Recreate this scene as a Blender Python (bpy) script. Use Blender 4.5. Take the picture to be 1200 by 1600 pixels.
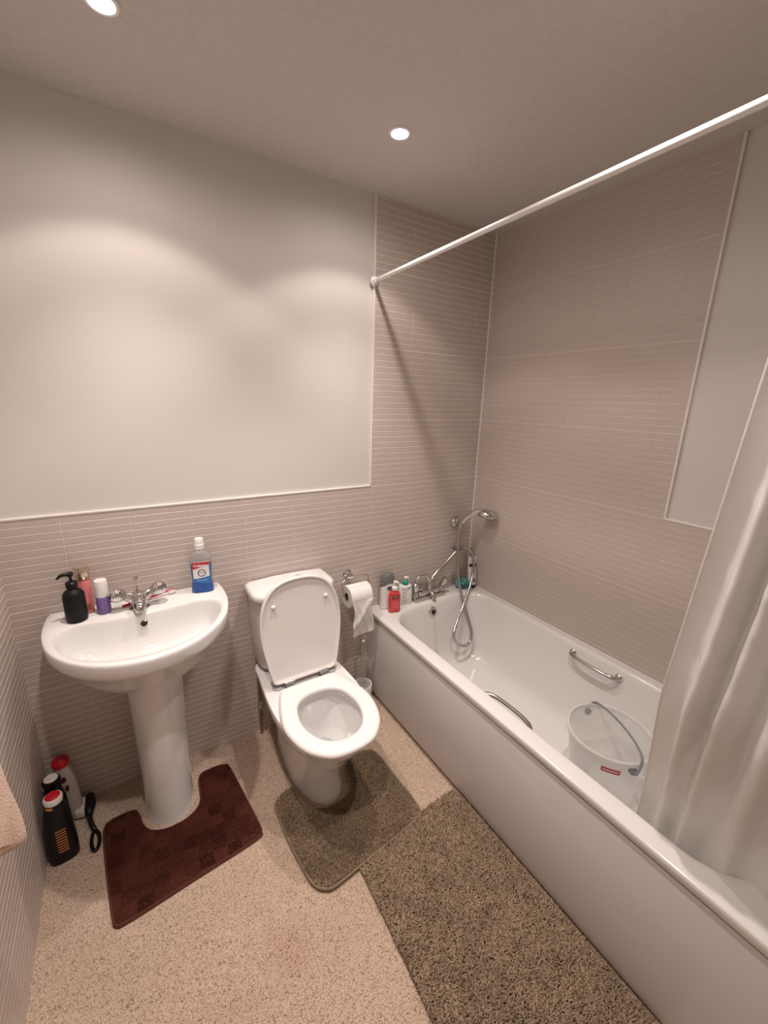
import bpy, bmesh, math, random
import numpy as np
from mathutils import Vector, Matrix
from math import sin, cos, pi, radians

for o in list(bpy.data.objects): bpy.data.objects.remove(o)
SC = bpy.context.scene
COL = SC.collection

# ------------------------------------------------------------ camera
cam = bpy.data.cameras.new('camera'); camo = bpy.data.objects.new('camera', cam); COL.objects.link(camo)
camo.location = (0.3747, -1.696, 1.5414)
camo.rotation_mode = 'XYZ'; camo.rotation_euler = (1.3085, -0.0289, -0.5633)
cam.sensor_fit = 'VERTICAL'; cam.sensor_height = 24.0; cam.lens = 647.32 / 1600 * 24.0
cam.clip_start = 0.01
SC.camera = camo
# ------------------------------------------------------------ world, exposure
w = bpy.data.worlds.new('world'); SC.world = w; w.use_nodes = True
w.node_tree.nodes['Background'].inputs[0].default_value = (0.9, 0.8, 0.72, 1)
w.node_tree.nodes['Background'].inputs[1].default_value = 0.0
SC.view_settings.view_transform = 'Standard'; SC.view_settings.look = 'None'
SC.view_settings.exposure = 0.0; SC.view_settings.gamma = 1.0; SC.view_settings.use_curve_mapping = False
LIGHT_COL = (1.0, 0.87, 0.795)
CORE_W = 43.0       # the downlight's narrow core
BEAM_W = 8.2        # its reflector beam, cut off at 58 degrees
SPILL_W = 3.6       # its wide spill
# ------------------------------------------------------------ room numbers
XR, H, ZT, XT = 2.082, 2.353, 1.142, 1.376     # right wall, ceiling, tile trim height, tile trim x
YF = -2.25                                     # wall behind the camera
BX, BZ = 1.373, 0.492                          # bath front, bath rim height
YE = -1.735                                    # wall at the far end of the bath
RIB = 0.0262; ROW = RIB * 12; TW = 0.2; TX0 = 0.1808

# ------------------------------------------------------------ materials
def mat(name, col, rough=0.5, metal=0.0, spec=0.5, coat=0.0, trans=0.0, ior=1.45, sheen=0.0, sss=0.0):
    m = bpy.data.materials.new(name); m.use_nodes = True
    b = m.node_tree.nodes['Principled BSDF']; I = b.inputs
    I['Base Color'].default_value = (*col, 1); I['Roughness'].default_value = rough
    I['Metallic'].default_value = metal; I['Specular IOR Level'].default_value = spec
    I['Coat Weight'].default_value = coat; I['Coat Roughness'].default_value = 0.05
    I['Transmission Weight'].default_value = trans; I['IOR'].default_value = ior
    I['Sheen Weight'].default_value = sheen
    if sss: I['Subsurface Weight'].default_value = sss; I['Subsurface Scale'].default_value = 0.01
    return m
def nd(m, t, **kw):
    n = m.node_tree.nodes.new(t)
    for k, v in kw.items():
        if k.startswith('_'): setattr(n, k[1:], v)
        else: n.inputs[k.replace('__', ' ')].default_value = v
    return n
def lk(m, a, ao, b, bi): m.node_tree.links.new(a.outputs[ao], b.inputs[bi])
def bsdf(m): return m.node_tree.nodes['Principled BSDF']
def add_noise(m, c1, c2, scale, detail=3, bump=0.0, bdist=0.001, lo=0.35, hi=0.65, coord='Object', stretch=(1, 1, 1)):
    tc = nd(m, 'ShaderNodeTexCoord'); mp = nd(m, 'ShaderNodeMapping', Scale=stretch)
    lk(m, tc, coord, mp, 0)
    n = nd(m, 'ShaderNodeTexNoise', Scale=scale, Detail=detail); lk(m, mp, 0, n, 'Vector')
    r = nd(m, 'ShaderNodeValToRGB'); e = r.color_ramp.elements
    e[0].position = lo; e[0].color = (*c1, 1); e[1].position = hi; e[1].color = (*c2, 1)
    lk(m, n, 0, r, 0); lk(m, r, 0, bsdf(m), 'Base Color')
    if bump:
        b = nd(m, 'ShaderNodeBump', Strength=bump, Distance=bdist); lk(m, n, 0, b, 'Height'); lk(m, b, 0, bsdf(m), 'Normal')
    return m

M = {}
M['paint'] = add_noise(mat('wall_paint', (.8, .78, .75), .55, spec=.3), (.69, .655, .625), (.71, .675, .645), 3, 4, .15, .0008)
M['ceiling'] = add_noise(mat('ceiling_paint', (.8, .76, .72), .8, spec=.2), (.62, .58, .55), (.65, .61, .58), 60, 4, .2, .0008)
M['ceramic'] = mat('white_ceramic', (.80, .79, .785), .10, spec=.5, coat=.5)
M['acrylic'] = mat('bath_acrylic', (.74, .725, .71), .14, spec=.5, coat=.3)
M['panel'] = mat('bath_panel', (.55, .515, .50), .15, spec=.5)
M['plastic'] = mat('white_plastic', (.86, .84, .82), .25)
M['seat'] = mat('seat_plastic', (.83, .82, .81), .16, coat=.3)
M['lidp'] = mat('lid_plastic', (.78, .75, .73), .2, coat=.2)
M['chrome'] = mat('chrome', (.62, .61, .60), .09, metal=1)
M['chrome2'] = mat('satin_chrome', (.50, .49, .48), .22, metal=1)
M['dark'] = mat('dark_hole', (.02, .02, .02), .5)
M['black'] = mat('black_plastic', (.008, .008, .009), .35, spec=.3)
M['blackmat'] = mat('matt_black', (.008, .0075, .0075), .45, spec=.3)
M['rod'] = mat('white_enamel', (.85, .84, .83), .22, coat=.3)
M['trim'] = mat('trim_white', (.84, .81, .78), .35)
M['silicone'] = mat('sealant', (.82, .80, .77), .4)
M['greyplastic'] = mat('grey_plastic', (.16, .16, .165), .35)
M['hinge'] = mat('grey_hinge_cap', (.42, .41, .42), .3)
M['pinkglass'] = mat('pink_liquid_bottle', (.72, .23, .22), .12, coat=.5)
M['gold'] = mat('clear_cap_with_gold', (.62, .50, .40), .15, metal=.75)
M['purple'] = mat('purple_bottle', (.19, .12, .33), .25, coat=.3)
M['blue'] = mat('blue_mouthwash', (.008, .085, .36), .10, coat=.6)
M['blue2'] = mat('label_blue', (.03, .19, .52), .35)
M['red'] = mat('label_red', (.60, .012, .03), .35)
M['redliq'] = mat('red_liquid_bottle', (.62, .05, .06), .12, coat=.5)
M['darkred'] = mat('dark_red_print', (.13, .01, .02), .4)
M['navy'] = mat('navy_print', (.02, .02, .10), .4)
M['green'] = mat('green_cap', (.03, .28, .21), .3)
M['teal'] = mat('teal_print', (.10, .50, .42), .35)
M['white'] = mat('label_white', (.82, .82, .82), .35)
M['grey'] = mat('print_grey', (.22, .24, .28), .4)
M['silver'] = mat('label_silver', (.55, .58, .62), .3)
M['orange'] = mat('print_orange', (.62, .22, .07), .4)
M['amber'] = mat('amber_label', (.75, .30, .06), .4)
M['paper'] = add_noise(mat('tissue', (.88, .86, .84), .95, spec=.1), (.86, .84, .82), (.90, .88, .86), 70, 3, .35, .002)
M['card'] = mat('cardboard', (.16, .11, .08), .9)
M['teal_mesh'] = add_noise(mat('teal_scrunch', (.06, .30, .29), .8), (.03, .20, .20), (.10, .38, .36), 90, 2, .6, .003)
M['bristle'] = add_noise(mat('white_bristle', (.7, .68, .64), .9), (.55, .52, .48), (.8, .78, .74), 250, 2, .8, .003, stretch=(1, 1, 1))
M['copper'] = mat('copper_pipe', (.45, .30, .22), .3, metal=1)
M['gum'] = mat('bristle_tube', (.78, .76, .74), .5)
M['towel'] = add_noise(mat('peach_towel', (.72, .47, .33), .95, spec=.1, sheen=.3), (.60, .38, .26), (.80, .54, .39), 260, 2, .9, .003)
M['handle_grey'] = mat('grey_bail', (.24, .25, .29), .35)
M['clear'] = mat('clear_plastic', (.93, .93, .92), .06, trans=.92, ior=1.35)
M['mwclear'] = mat('clear_bottle_top', (.80, .80, .82), .08, trans=.75, ior=1.3)
M['red_label2'] = mat('bucket_sticker', (.55, .07, .06), .4)
M['seam'] = mat('mat_binding', (.27, .20, .135), .9)
M['seam2'] = mat('mat_binding_brown', (.11, .033, .022), .9)

# frosted bucket plastic
def frosted(name, col, tr, mixt):
    m = bpy.data.materials.new(name); m.use_nodes = True; nt = m.node_tree; nt.nodes.clear()
    out = nt.nodes.new('ShaderNodeOutputMaterial')
    p = nt.nodes.new('ShaderNodeBsdfPrincipled'); p.inputs['Base Color'].default_value = (*col, 1); p.inputs['Roughness'].default_value = .15
    t = nt.nodes.new('ShaderNodeBsdfTransparent'); mx = nt.nodes.new('ShaderNodeMixShader'); mx.inputs[0].default_value = mixt
    tl = nt.nodes.new('ShaderNodeBsdfTranslucent'); tl.inputs[0].default_value = (*col, 1)
    m2 = nt.nodes.new('ShaderNodeMixShader'); m2.inputs[0].default_value = tr
    nt.links.new(p.outputs[0], m2.inputs[1]); nt.links.new(tl.outputs[0], m2.inputs[2])
    nt.links.new(m2.outputs[0], mx.inputs[1]); nt.links.new(t.outputs[0], mx.inputs[2])
    nt.links.new(mx.outputs[0], out.inputs[0])
    return m
M['bucket'] = frosted('frosted_bucket_plastic', (.88, .88, .87), .25, .62)
M['bucketrim'] = frosted('frosted_bucket_rim', (.88, .88, .87), .3, .32)
M['curtain'] = frosted('curtain_fabric', (.94, .93, .91), .36, .02)
nt = M['curtain'].node_tree
_p = [n for n in nt.nodes if n.type == 'BSDF_PRINCIPLED'][0]; _p.inputs['Roughness'].default_value = .42
_tc = nt.nodes.new('ShaderNodeTexCoord'); _n = nt.nodes.new('ShaderNodeTexNoise'); _n.inputs['Scale'].default_value = 22; _n.inputs['Detail'].default_value = 5
_b = nt.nodes.new('ShaderNodeBump'); _b.inputs['Strength'].default_value = .5; _b.inputs['Distance'].default_value = .006
nt.links.new(_tc.outputs['Object'], _n.inputs['Vector']); nt.links.new(_n.outputs[0], _b.inputs['Height']); nt.links.new(_b.outputs[0], _p.inputs['Normal'])

# ribbed wall tile: axis = the horizontal object axis (0 x, 1 y); joints as colour, ribs as geometry
def tile_mat(name, axis, off, k=1.0):
    m = mat(name, (.5, .42, .37), .38, spec=.5)
    tc = nd(m, 'ShaderNodeTexCoord'); sp = nd(m, 'ShaderNodeSeparateXYZ'); lk(m, tc, 'Object', sp, 0)
    def stripe(sock, period, offset, half):
        a = nd(m, 'ShaderNodeMath', _operation='SUBTRACT'); lk(m, sp, sock, a, 0); a.inputs[1].default_value = offset
        b = nd(m, 'ShaderNodeMath', _operation='PINGPONG'); lk(m, a, 0, b, 0); b.inputs[1].default_value = period / 2
        c = nd(m, 'ShaderNodeMath', _operation='LESS_THAN'); lk(m, b, 0, c, 0); c.inputs[1].default_value = half
        return c, b
    rib, ribd = stripe(2, RIB, ZT, .0014)
    row, _ = stripe(2, ROW, ZT, .0022)
    ver, verd = stripe(axis, TW, off, .0017)
    n = nd(m, 'ShaderNodeTexNoise', Scale=55, Detail=5)
    mp = nd(m, 'ShaderNodeMapping', Scale=(1, 1, 5)); lk(m, tc, 'Object', mp, 0); lk(m, mp, 0, n, 'Vector')
    r = nd(m, 'ShaderNodeValToRGB'); e = r.color_ramp.elements
    e[0].position = .3; e[0].color = (.545, .472, .430, 1); e[1].position = .7; e[1].color = (.60, .525, .48, 1)
    lk(m, n, 0, r, 0)
    def mix(fac, a, col, amt):
        x = nd(m, 'ShaderNodeMix', _data_type='RGBA'); mu = nd(m, 'ShaderNodeMath', _operation='MULTIPLY'); lk(m, fac, 0, mu, 0); mu.inputs[1].default_value = amt
        lk(m, mu, 0, x, 0); m.node_tree.links.new(a, x.inputs[6]); x.inputs[7].default_value = (*col, 1)
        return x.outputs[2]
    c = mix(rib, r.outputs[0], (.86, .79, .74), .8 * k)
    c = mix(ver, c, (.76, .69, .64), .6 * k)
    c = mix(row, c, (.86, .79, .74), .6 * k)
    m.node_tree.links.new(c, bsdf(m).inputs['Base Color'])
    h = nd(m, 'ShaderNodeMath', _operation='MINIMUM'); lk(m, verd, 0, h, 0); h.inputs[1].default_value = .003
    h2 = nd(m, 'ShaderNodeMath', _operation='MULTIPLY_ADD'); lk(m, n, 0, h2, 0); h2.inputs[1].default_value = .0006; lk(m, h, 0, h2, 2)
    b = nd(m, 'ShaderNodeBump', Strength=.7, Distance=.5); lk(m, h2, 0, b, 'Height'); lk(m, b, 0, bsdf(m), 'Normal')
    return m
M['tile_x'] = tile_mat('ribbed_tile_back', 0, TX0)
M['tile_y'] = tile_mat('ribbed_tile_side', 1, -.11)
M['tile_r'] = tile_mat('ribbed_tile_bath_side', 1, -.11, .35)

# loop pile carpet
def carpet():
    m = mat('loop_carpet', (.6, .5, .4), .95, spec=.1, sheen=.2)
    tc = nd(m, 'ShaderNodeTexCoord')
    v = nd(m, 'ShaderNodeTexVoronoi', Scale=300); lk(m, tc, 'Object', v, 'Vector')
    n = nd(m, 'ShaderNodeTexNoise', Scale=5, Detail=4); lk(m, tc, 'Object', n, 'Vector')
    r = nd(m, 'ShaderNodeValToRGB'); e = r.color_ramp.elements
    e[0].position = 0; e[0].color = (.36, .23, .16, 1); e[1].position = 1; e[1].color = (.80, .62, .485, 1)
    a = r.color_ramp.elements.new(.07); a.color = (.50, .345, .25, 1)
    a = r.color_ramp.elements.new(.16); a.color = (.66, .49, .37, 1)
    sp = nd(m, 'ShaderNodeSeparateColor'); lk(m, v, 'Color', sp, 0); lk(m, sp, 0, r, 0)
    r2 = nd(m, 'ShaderNodeValToRGB'); e = r2.color_ramp.elements
    e[0].position = .35; e[0].color = (.93, .92, .91, 1); e[1].position = .65; e[1].color = (1, 1, 1, 1); lk(m, n, 0, r2, 0)
    x = nd(m, 'ShaderNodeMix', _data_type='RGBA', _blend_type='MULTIPLY'); x.inputs[0].default_value = 1
    lk(m, r, 0, x, 6); lk(m, r2, 0, x, 7)
    # worn pinkish stain near the middle of the floor
    vd = nd(m, 'ShaderNodeVectorMath', _operation='DISTANCE'); lk(m, tc, 'Object', vd, 0); vd.inputs[1].default_value = (.62, -.88, 0)
    nn = nd(m, 'ShaderNodeTexNoise', Scale=14, Detail=4); lk(m, tc, 'Object', nn, 'Vector')
    ad = nd(m, 'ShaderNodeMath', _operation='MULTIPLY_ADD'); lk(m, nn, 0, ad, 0); ad.inputs[1].default_value = .08; lk(m, vd, 'Value', ad, 2)
    mr = nd(m, 'ShaderNodeMapRange'); lk(m, ad, 0, mr, 0); mr.inputs[1].default_value = .04; mr.inputs[2].default_value = .13; mr.inputs[3].default_value = .5; mr.inputs[4].default_value = 0
    x2 = nd(m, 'ShaderNodeMix', _data_type='RGBA', _blend_type='MULTIPLY'); lk(m, mr, 0, x2, 0); lk(m, x, 2, x2, 6); x2.inputs[7].default_value = (.85, .66, .60, 1)
    mr2 = nd(m, 'ShaderNodeMapRange'); lk(m, v, 'Distance', mr2, 0); mr2.inputs[1].default_value = .35; mr2.inputs[2].default_value = .85; mr2.inputs[3].default_value = 1.06; mr2.inputs[4].default_value = .62
    vm = nd(m, 'ShaderNodeVectorMath', _operation='SCALE'); lk(m, x2, 2, vm, 0); lk(m, mr2, 0, vm, 'Scale')
    lk(m, vm, 0, bsdf(m), 'Base Color')
    b = nd(m, 'ShaderNodeBump', Strength=1, Distance=.004); b.invert = True
    lk(m, v, 'Distance', b, 'Height'); lk(m, b, 0, bsdf(m), 'Normal')
    return m
M['carpet'] = carpet()
def pile_mat(name, c1, c2, patch=.30):
    m = mat(name, c1, .9, spec=.15, sheen=.15)
    g = nd(m, 'ShaderNodeNewGeometry'); r = nd(m, 'ShaderNodeValToRGB'); e = r.color_ramp.elements
    e[0].color = (*c1, 1); e[1].color = (*c2, 1); lk(m, g, 'Random Per Island', r, 0)
    tc = nd(m, 'ShaderNodeTexCoord'); n = nd(m, 'ShaderNodeTexNoise', Scale=12, Detail=6, Roughness=.75); lk(m, tc, 'Object', n, 'Vector')
    r2 = nd(m, 'ShaderNodeValToRGB'); q = r2.color_ramp.elements
    q[0].position = .35; q[0].color = (1 - patch,) * 3 + (1,); q[1].position = .6; q[1].color = (1, 1, 1, 1); lk(m, n, 0, r2, 0)
    x = nd(m, 'ShaderNodeMix', _data_type='RGBA', _blend_type='MULTIPLY'); x.inputs[0].default_value = 1
    lk(m, r, 0, x, 6); lk(m, r2, 0, x, 7); lk(m, x, 2, bsdf(m), 'Base Color')
    return m
M['shag'] = pile_mat('shag_pile', (.235, .162, .102), (.47, .345, .232))
M['shag2'] = pile_mat('shag_pile_pedestal', (.18, .122, .074), (.41, .300, .195))
def brown_mat():
    m = mat('brown_velvet', (.08, .02, .015), .9, spec=.05, sheen=.0)
    g = nd(m, 'ShaderNodeNewGeometry')
    tc = nd(m, 'ShaderNodeTexCoord'); mp = nd(m, 'ShaderNodeMapping', Rotation=(0, 0, radians(4)), Scale=(22, 22, 0)); lk(m, tc, 'Object', mp, 0)
    fl = nd(m, 'ShaderNodeVectorMath', _operation='FLOOR'); lk(m, mp, 0, fl, 0)
    wn = nd(m, 'ShaderNodeTexWhiteNoise', _noise_dimensions='2D'); lk(m, fl, 0, wn, 'Vector')
    vd = nd(m, 'ShaderNodeVectorMath', _operation='DISTANCE'); lk(m, tc, 'Object', vd, 0); vd.inputs[1].default_value = (.02, -.10, 0)
    lt = nd(m, 'ShaderNodeMath', _operation='LESS_THAN'); lk(m, vd, 'Value', lt, 0); lt.inputs[1].default_value = .50
    mu = nd(m, 'ShaderNodeMath', _operation='MULTIPLY'); lk(m, wn, 'Value', mu, 0); lk(m, lt, 0, mu, 1)
    ad = nd(m, 'ShaderNodeMath', _operation='MULTIPLY_ADD'); lk(m, g, 'Random Per Island', ad, 0); ad.inputs[1].default_value = .35; lk(m, mu, 0, ad, 2)
    r = nd(m, 'ShaderNodeValToRGB'); e = r.color_ramp.elements
    e[0].color = (.036, .010, .007, 1); e[1].color = (.125, .040, .028, 1); lk(m, ad, 0, r, 0); lk(m, r, 0, bsdf(m), 'Base Color')
    return m
M['velvet'] = brown_mat()
def emis(name, col, s):
    m = bpy.data.materials.new(name); m.use_nodes = True; b = bsdf(m)
    b.inputs['Base Color'].default_value = (0.8, .8, .8, 1)
    b.inputs['Emission Color'].default_value = (*col, 1); b.inputs['Emission Strength'].default_value = s
    return m
M['bulb'] = emis('lit_bulb', (1, .95, .92), 9)

# ------------------------------------------------------------ object helpers
def thing(name, label, cat, loc=(0, 0, 0), group=None, rot=None):
    o = bpy.data.objects.new(name, None); COL.objects.link(o); o.location = loc
    o.empty_display_size = .05
    if rot: o.rotation_euler = rot
    o['label'] = label; o['category'] = cat
    if group: o['group'] = group
    return o
def wloc(o):
    v = Vector((0, 0, 0))
    while o is not None: v += Vector(o.location); o = o.parent
    return v
def mesh(name, verts, faces, material, parent=None, smooth=True, ang=38, local=False, label=None, kind=None, mats=None, fmat=None, fix=True):
    """verts in world coordinates unless local; links ONE mesh object"""
    off = Vector((0, 0, 0)) if local else wloc(parent)
    me = bpy.data.meshes.new(name)
    me.from_pydata([tuple(Vector(v) - off) for v in verts], [], faces)
    me.materials.append(material)
    if mats:
        for q in mats: me.materials.append(q)
        for i, f in enumerate(me.polygons): f.material_index = fmat[i]
    if fix:
        bm = bmesh.new(); bm.from_mesh(me); bmesh.ops.remove_doubles(bm, verts=bm.verts, dist=1e-6)
        bmesh.ops.recalc_face_normals(bm, faces=bm.faces); bm.to_mesh(me); bm.free()
    if smooth:
        me.polygons.foreach_set('use_smooth', [True] * len(me.polygons)); me.set_sharp_from_angle(angle=radians(ang))
    me.update()
    o = bpy.data.objects.new(name, me); COL.objects.link(o)
    if parent is not None: o.parent = parent
    if label: o['label'] = label
    if kind: o['kind'] = kind
    return o
def struct(name, verts, faces, material, smooth=False, **k):
    o = mesh(name, verts, faces, material, smooth=smooth, **k); o['kind'] = 'structure'; return o
def join(*vf):
    V, F = [], []
    for v, f in vf:
        n = len(V); V += [tuple(q) for q in v]; F += [tuple(i + n for i in g) for g in f]
    return V, F
def box(x0, x1, y0, y1, z0, z1):
    v = [(x, y, z) for x in (x0, x1) for y in (y0, y1) for z in (z0, z1)]
    return v, [(0, 1, 3, 2), (4, 6, 7, 5), (0, 4, 5, 1), (2, 3, 7, 6), (0, 2, 6, 4), (1, 5, 7, 3)]
def rbox(x0, x1, y0, y1, z0, z1, r=.003, seg=3):
    bm = bmesh.new(); bmesh.ops.create_cube(bm, size=1)
    for v in bm.verts: v.co = Vector(((x0 + x1) / 2 + v.co.x * (x1 - x0), (y0 + y1) / 2 + v.co.y * (y1 - y0), (z0 + z1) / 2 + v.co.z * (z1 - z0)))
    bmesh.ops.bevel(bm, geom=list(bm.edges), offset=r, segments=seg, affect='EDGES', profile=.5)
    bm.verts.index_update(); V = [tuple(v.co) for v in bm.verts]; F = [tuple(v.index for v in f.verts) for f in bm.faces]; bm.free(); return V, F
def loft(rings, cap0=True, cap1=True, closed=True):
    n = len(rings[0]); V = [tuple(p) for r in rings for p in r]; F = []
    for i in range(len(rings) - 1):
        for j in range(n if closed else n - 1):
            k = (j + 1) % n; F.append((i * n + j, i * n + k, (i + 1) * n + k, (i + 1) * n + j))
    if cap0: F.append(tuple(range(n))[::-1])
    if cap1: F.append(tuple((len(rings) - 1) * n + j for j in range(n)))
    return V, F
def lathe(cx, cy, prof, n=28, cap0=True, cap1=True, sx=1, sy=1):
    return loft([[(cx + r * sx * cos(2 * pi * j / n), cy + r * sy * sin(2 * pi * j / n), z) for j in range(n)] for r, z in prof], cap0, cap1)
def xf(vf, mtx): return [tuple(mtx @ Vector(v)) for v in vf[0]], vf[1]
def axis_lathe(p, d, prof, n=24, cap0=True, cap1=True):
    """lathe along direction d from point p; prof = (r, distance)"""
    q = Vector(d).normalized().to_track_quat('Z', 'Y').to_matrix().to_4x4()
    return xf(lathe(0, 0, prof, n, cap0, cap1), Matrix.Translation(Vector(p)) @ q)
def cr(pts, n=8, closed=False):
    P = [Vector(p) for p in pts]; out = []; N = len(P)
    rng = range(N if closed else N - 1)
    for i in rng:
        a = P[(i - 1) % N] if closed or i > 0 else 2 * P[0] - P[1]
        b = P[i]; c = P[(i + 1) % N]
        d = P[(i + 2) % N] if closed or i + 2 < N else 2 * P[-1] - P[-2]
        for k in range(n):
            t = k / n
            out.append(.5 * ((2 * b) + (c - a) * t + (2 * a - 5 * b + 4 * c - d) * t * t + (3 * b - 3 * c + d - a) * t ** 3))
    if not closed: out.append(P[-1])
    return out
def resample(P, n, closed=True):
    P = [Vector(p) for p in P]
    if closed: P = P + [P[0]]
    L = [0]
    for a, b in zip(P, P[1:]): L.append(L[-1] + (b - a).length)
    out = []; k = 0
    for i in range(n):
        t = L[-1] * i / (n if closed else n - 1)
        while k < len(L) - 2 and L[k + 1] < t: k += 1
        s = (t - L[k]) / max(1e-9, L[k + 1] - L[k]); out.append(P[k].lerp(P[k + 1], s))
    return out
def tube(pts, r, seg=10, caps=True, smooth=0, flat=1.0):
    P = cr(pts, smooth) if smooth else [Vector(p) for p in pts]
    n = len(P); R = r if isinstance(r, (list, tuple)) else [r] * n
    if len(R) != n: R = [R[min(len(R) - 1, int(i * (len(R) - 1) / (n - 1)))] * (1 - (i * (len(R) - 1) / (n - 1)) % 1) + R[min(len(R) - 1, int(i * (len(R) - 1) / (n - 1)) + 1)] * ((i * (len(R) - 1) / (n - 1)) % 1) for i in range(n)]
    t0 = (P[1] - P[0]).normalized(); up = Vector((0, 0, 1)) if abs(t0.z) < .9 else Vector((1, 0, 0))
    u = t0.cross(up).normalized(); rings = []
    for i in range(n):
        t = (P[min(i + 1, n - 1)] - P[max(i - 1, 0)]).normalized()
        u = (u - t * u.dot(t)).normalized(); v = t.cross(u)
        rings.append([P[i] + (u * cos(2 * pi * j / seg) + v * sin(2 * pi * j / seg) * flat) * R[i] for j in range(seg)])
    return loft(rings, caps, caps)
def superel(hx, hy, e, n=48):
    out = []
    for j in range(n):
        a = 2 * pi * j / n; c, s = cos(a), sin(a)
        out.append((hx * math.copysign(abs(c) ** (2 / e), c), hy * math.copysign(abs(s) ** (2 / e), s)))
    return out
def bottle(cx, cy, prof, e=3, n=48, ang=0):
    """prof: (z, hx, hy[, e]); returns loft"""
    ca, sa = cos(ang), sin(ang); rings = []
    for p in prof:
        ee = p[3] if len(p) > 3 else e
        rings.append([(cx + x * ca - y * sa, cy + x * sa + y * ca, p[0]) for x, y in superel(p[1], p[2], ee, n)])
    return loft(rings)
def text_vf(s, size, bold=0.0, shear=0):
    c = bpy.data.curves.new('txt', 'FONT'); c.body = s; c.size = size; c.align_x = 'CENTER'; c.align_y = 'CENTER'; c.offset = bold; c.shear = shear; c.resolution_u = 3
    o = bpy.data.objects.new('txt', c); COL.objects.link(o)
    dg = bpy.context.evaluated_depsgraph_get(); me = bpy.data.meshes.new_from_object(o.evaluated_get(dg))
    V = [tuple(v.co) for v in me.vertices]; F = [tuple(p.vertices) for p in me.polygons]
    bpy.data.objects.remove(o); bpy.data.curves.remove(c); bpy.data.meshes.remove(me)
    return V, F
def front(cx, cy, hx, hy, e, ang=0, eps=.0004):
    """maps (u, z) to the front (-y side) of a superellipse bottle; hx, hy numbers or functions of z"""
    def f(u, z):
        a = hx(z) if callable(hx) else hx; b = hy(z) if callable(hy) else hy
        t = min(.999, abs(u) / a); y = -(b * (1 - t ** e) ** (1 / e)) - eps
        ca, sa = cos(ang), sin(ang)
        return (cx + u * ca - y * sa, cy + u * sa + y * ca, z)
    return f
def cylfront(cx, cy, r, a0=-pi / 2, eps=.0004):
    def f(u, z):
        rr = (r(z) if callable(r) else r) + eps
        a = a0 + u / rr; return (cx + rr * cos(a), cy + rr * sin(a), z)
    return f
def patch(f, u0, u1, z0, z1, nu=12, nz=6, tl=0, tr=0, bl=0, br=0):
    """label patch; tl.. shift its corners' z"""
    V = []; F = []
    for i in range(nz + 1):
        for j in range(nu + 1):
            s = j / nu; t = i / nz
            lo = z0 + bl * (1 - s) + br * s; hi = z1 + tl * (1 - s) + tr * s
            V.append(f(u0 + (u1 - u0) * s, lo + (hi - lo) * t))
    for i in range(nz):
        for j in range(nu):
            a = i * (nu + 1) + j; F.append((a, a + 1, a + nu + 2, a + nu + 1))
    return V, F
def disc(f, u, z, ru, rz, n=24, inner=0):
    if inner:
        V = [f(u + ru * k * cos(2 * pi * j / n), z + rz * k * sin(2 * pi * j / n)) for k in (1, inner) for j in range(n)]
        return V, [(j, (j + 1) % n, n + (j + 1) % n, n + j) for j in range(n)]
    return [f(u, z)] + [f(u + ru * cos(2 * pi * j / n), z + rz * sin(2 * pi * j / n)) for j in range(n)], [(0, 1 + j, 1 + (j + 1) % n) for j in range(n)]
def text_on(f, s, size, u, z, bold=0, rot=0, shear=0):
    V, F = text_vf(s, size, bold, shear); c_, s_ = cos(rot), sin(rot)
    return [f(u + x * c_ - y * s_, z + x * s_ + y * c_) for x, y, _ in V], F
def e2(f, d):   # the same surface, d further out
    def g(u, z):
        a = Vector(f(u, z)); b = Vector(f(u + .001, z)); c = Vector(f(u, z + .001))
        n = (b - a).cross(c - a).normalized(); return tuple(a + n * d)
    return g
def inpoly(P, x, y):
    c = np.zeros(len(x), bool); n = len(P)
    for i in range(n):
        x1, y1 = P[i]; x2, y2 = P[(i + 1) % n]
        k = ((y1 > y) != (y2 > y)) & (x < (x2 - x1) * (y - y1) / (y2 - y1 + 1e-12) + x1); c ^= k
    return c
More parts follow.
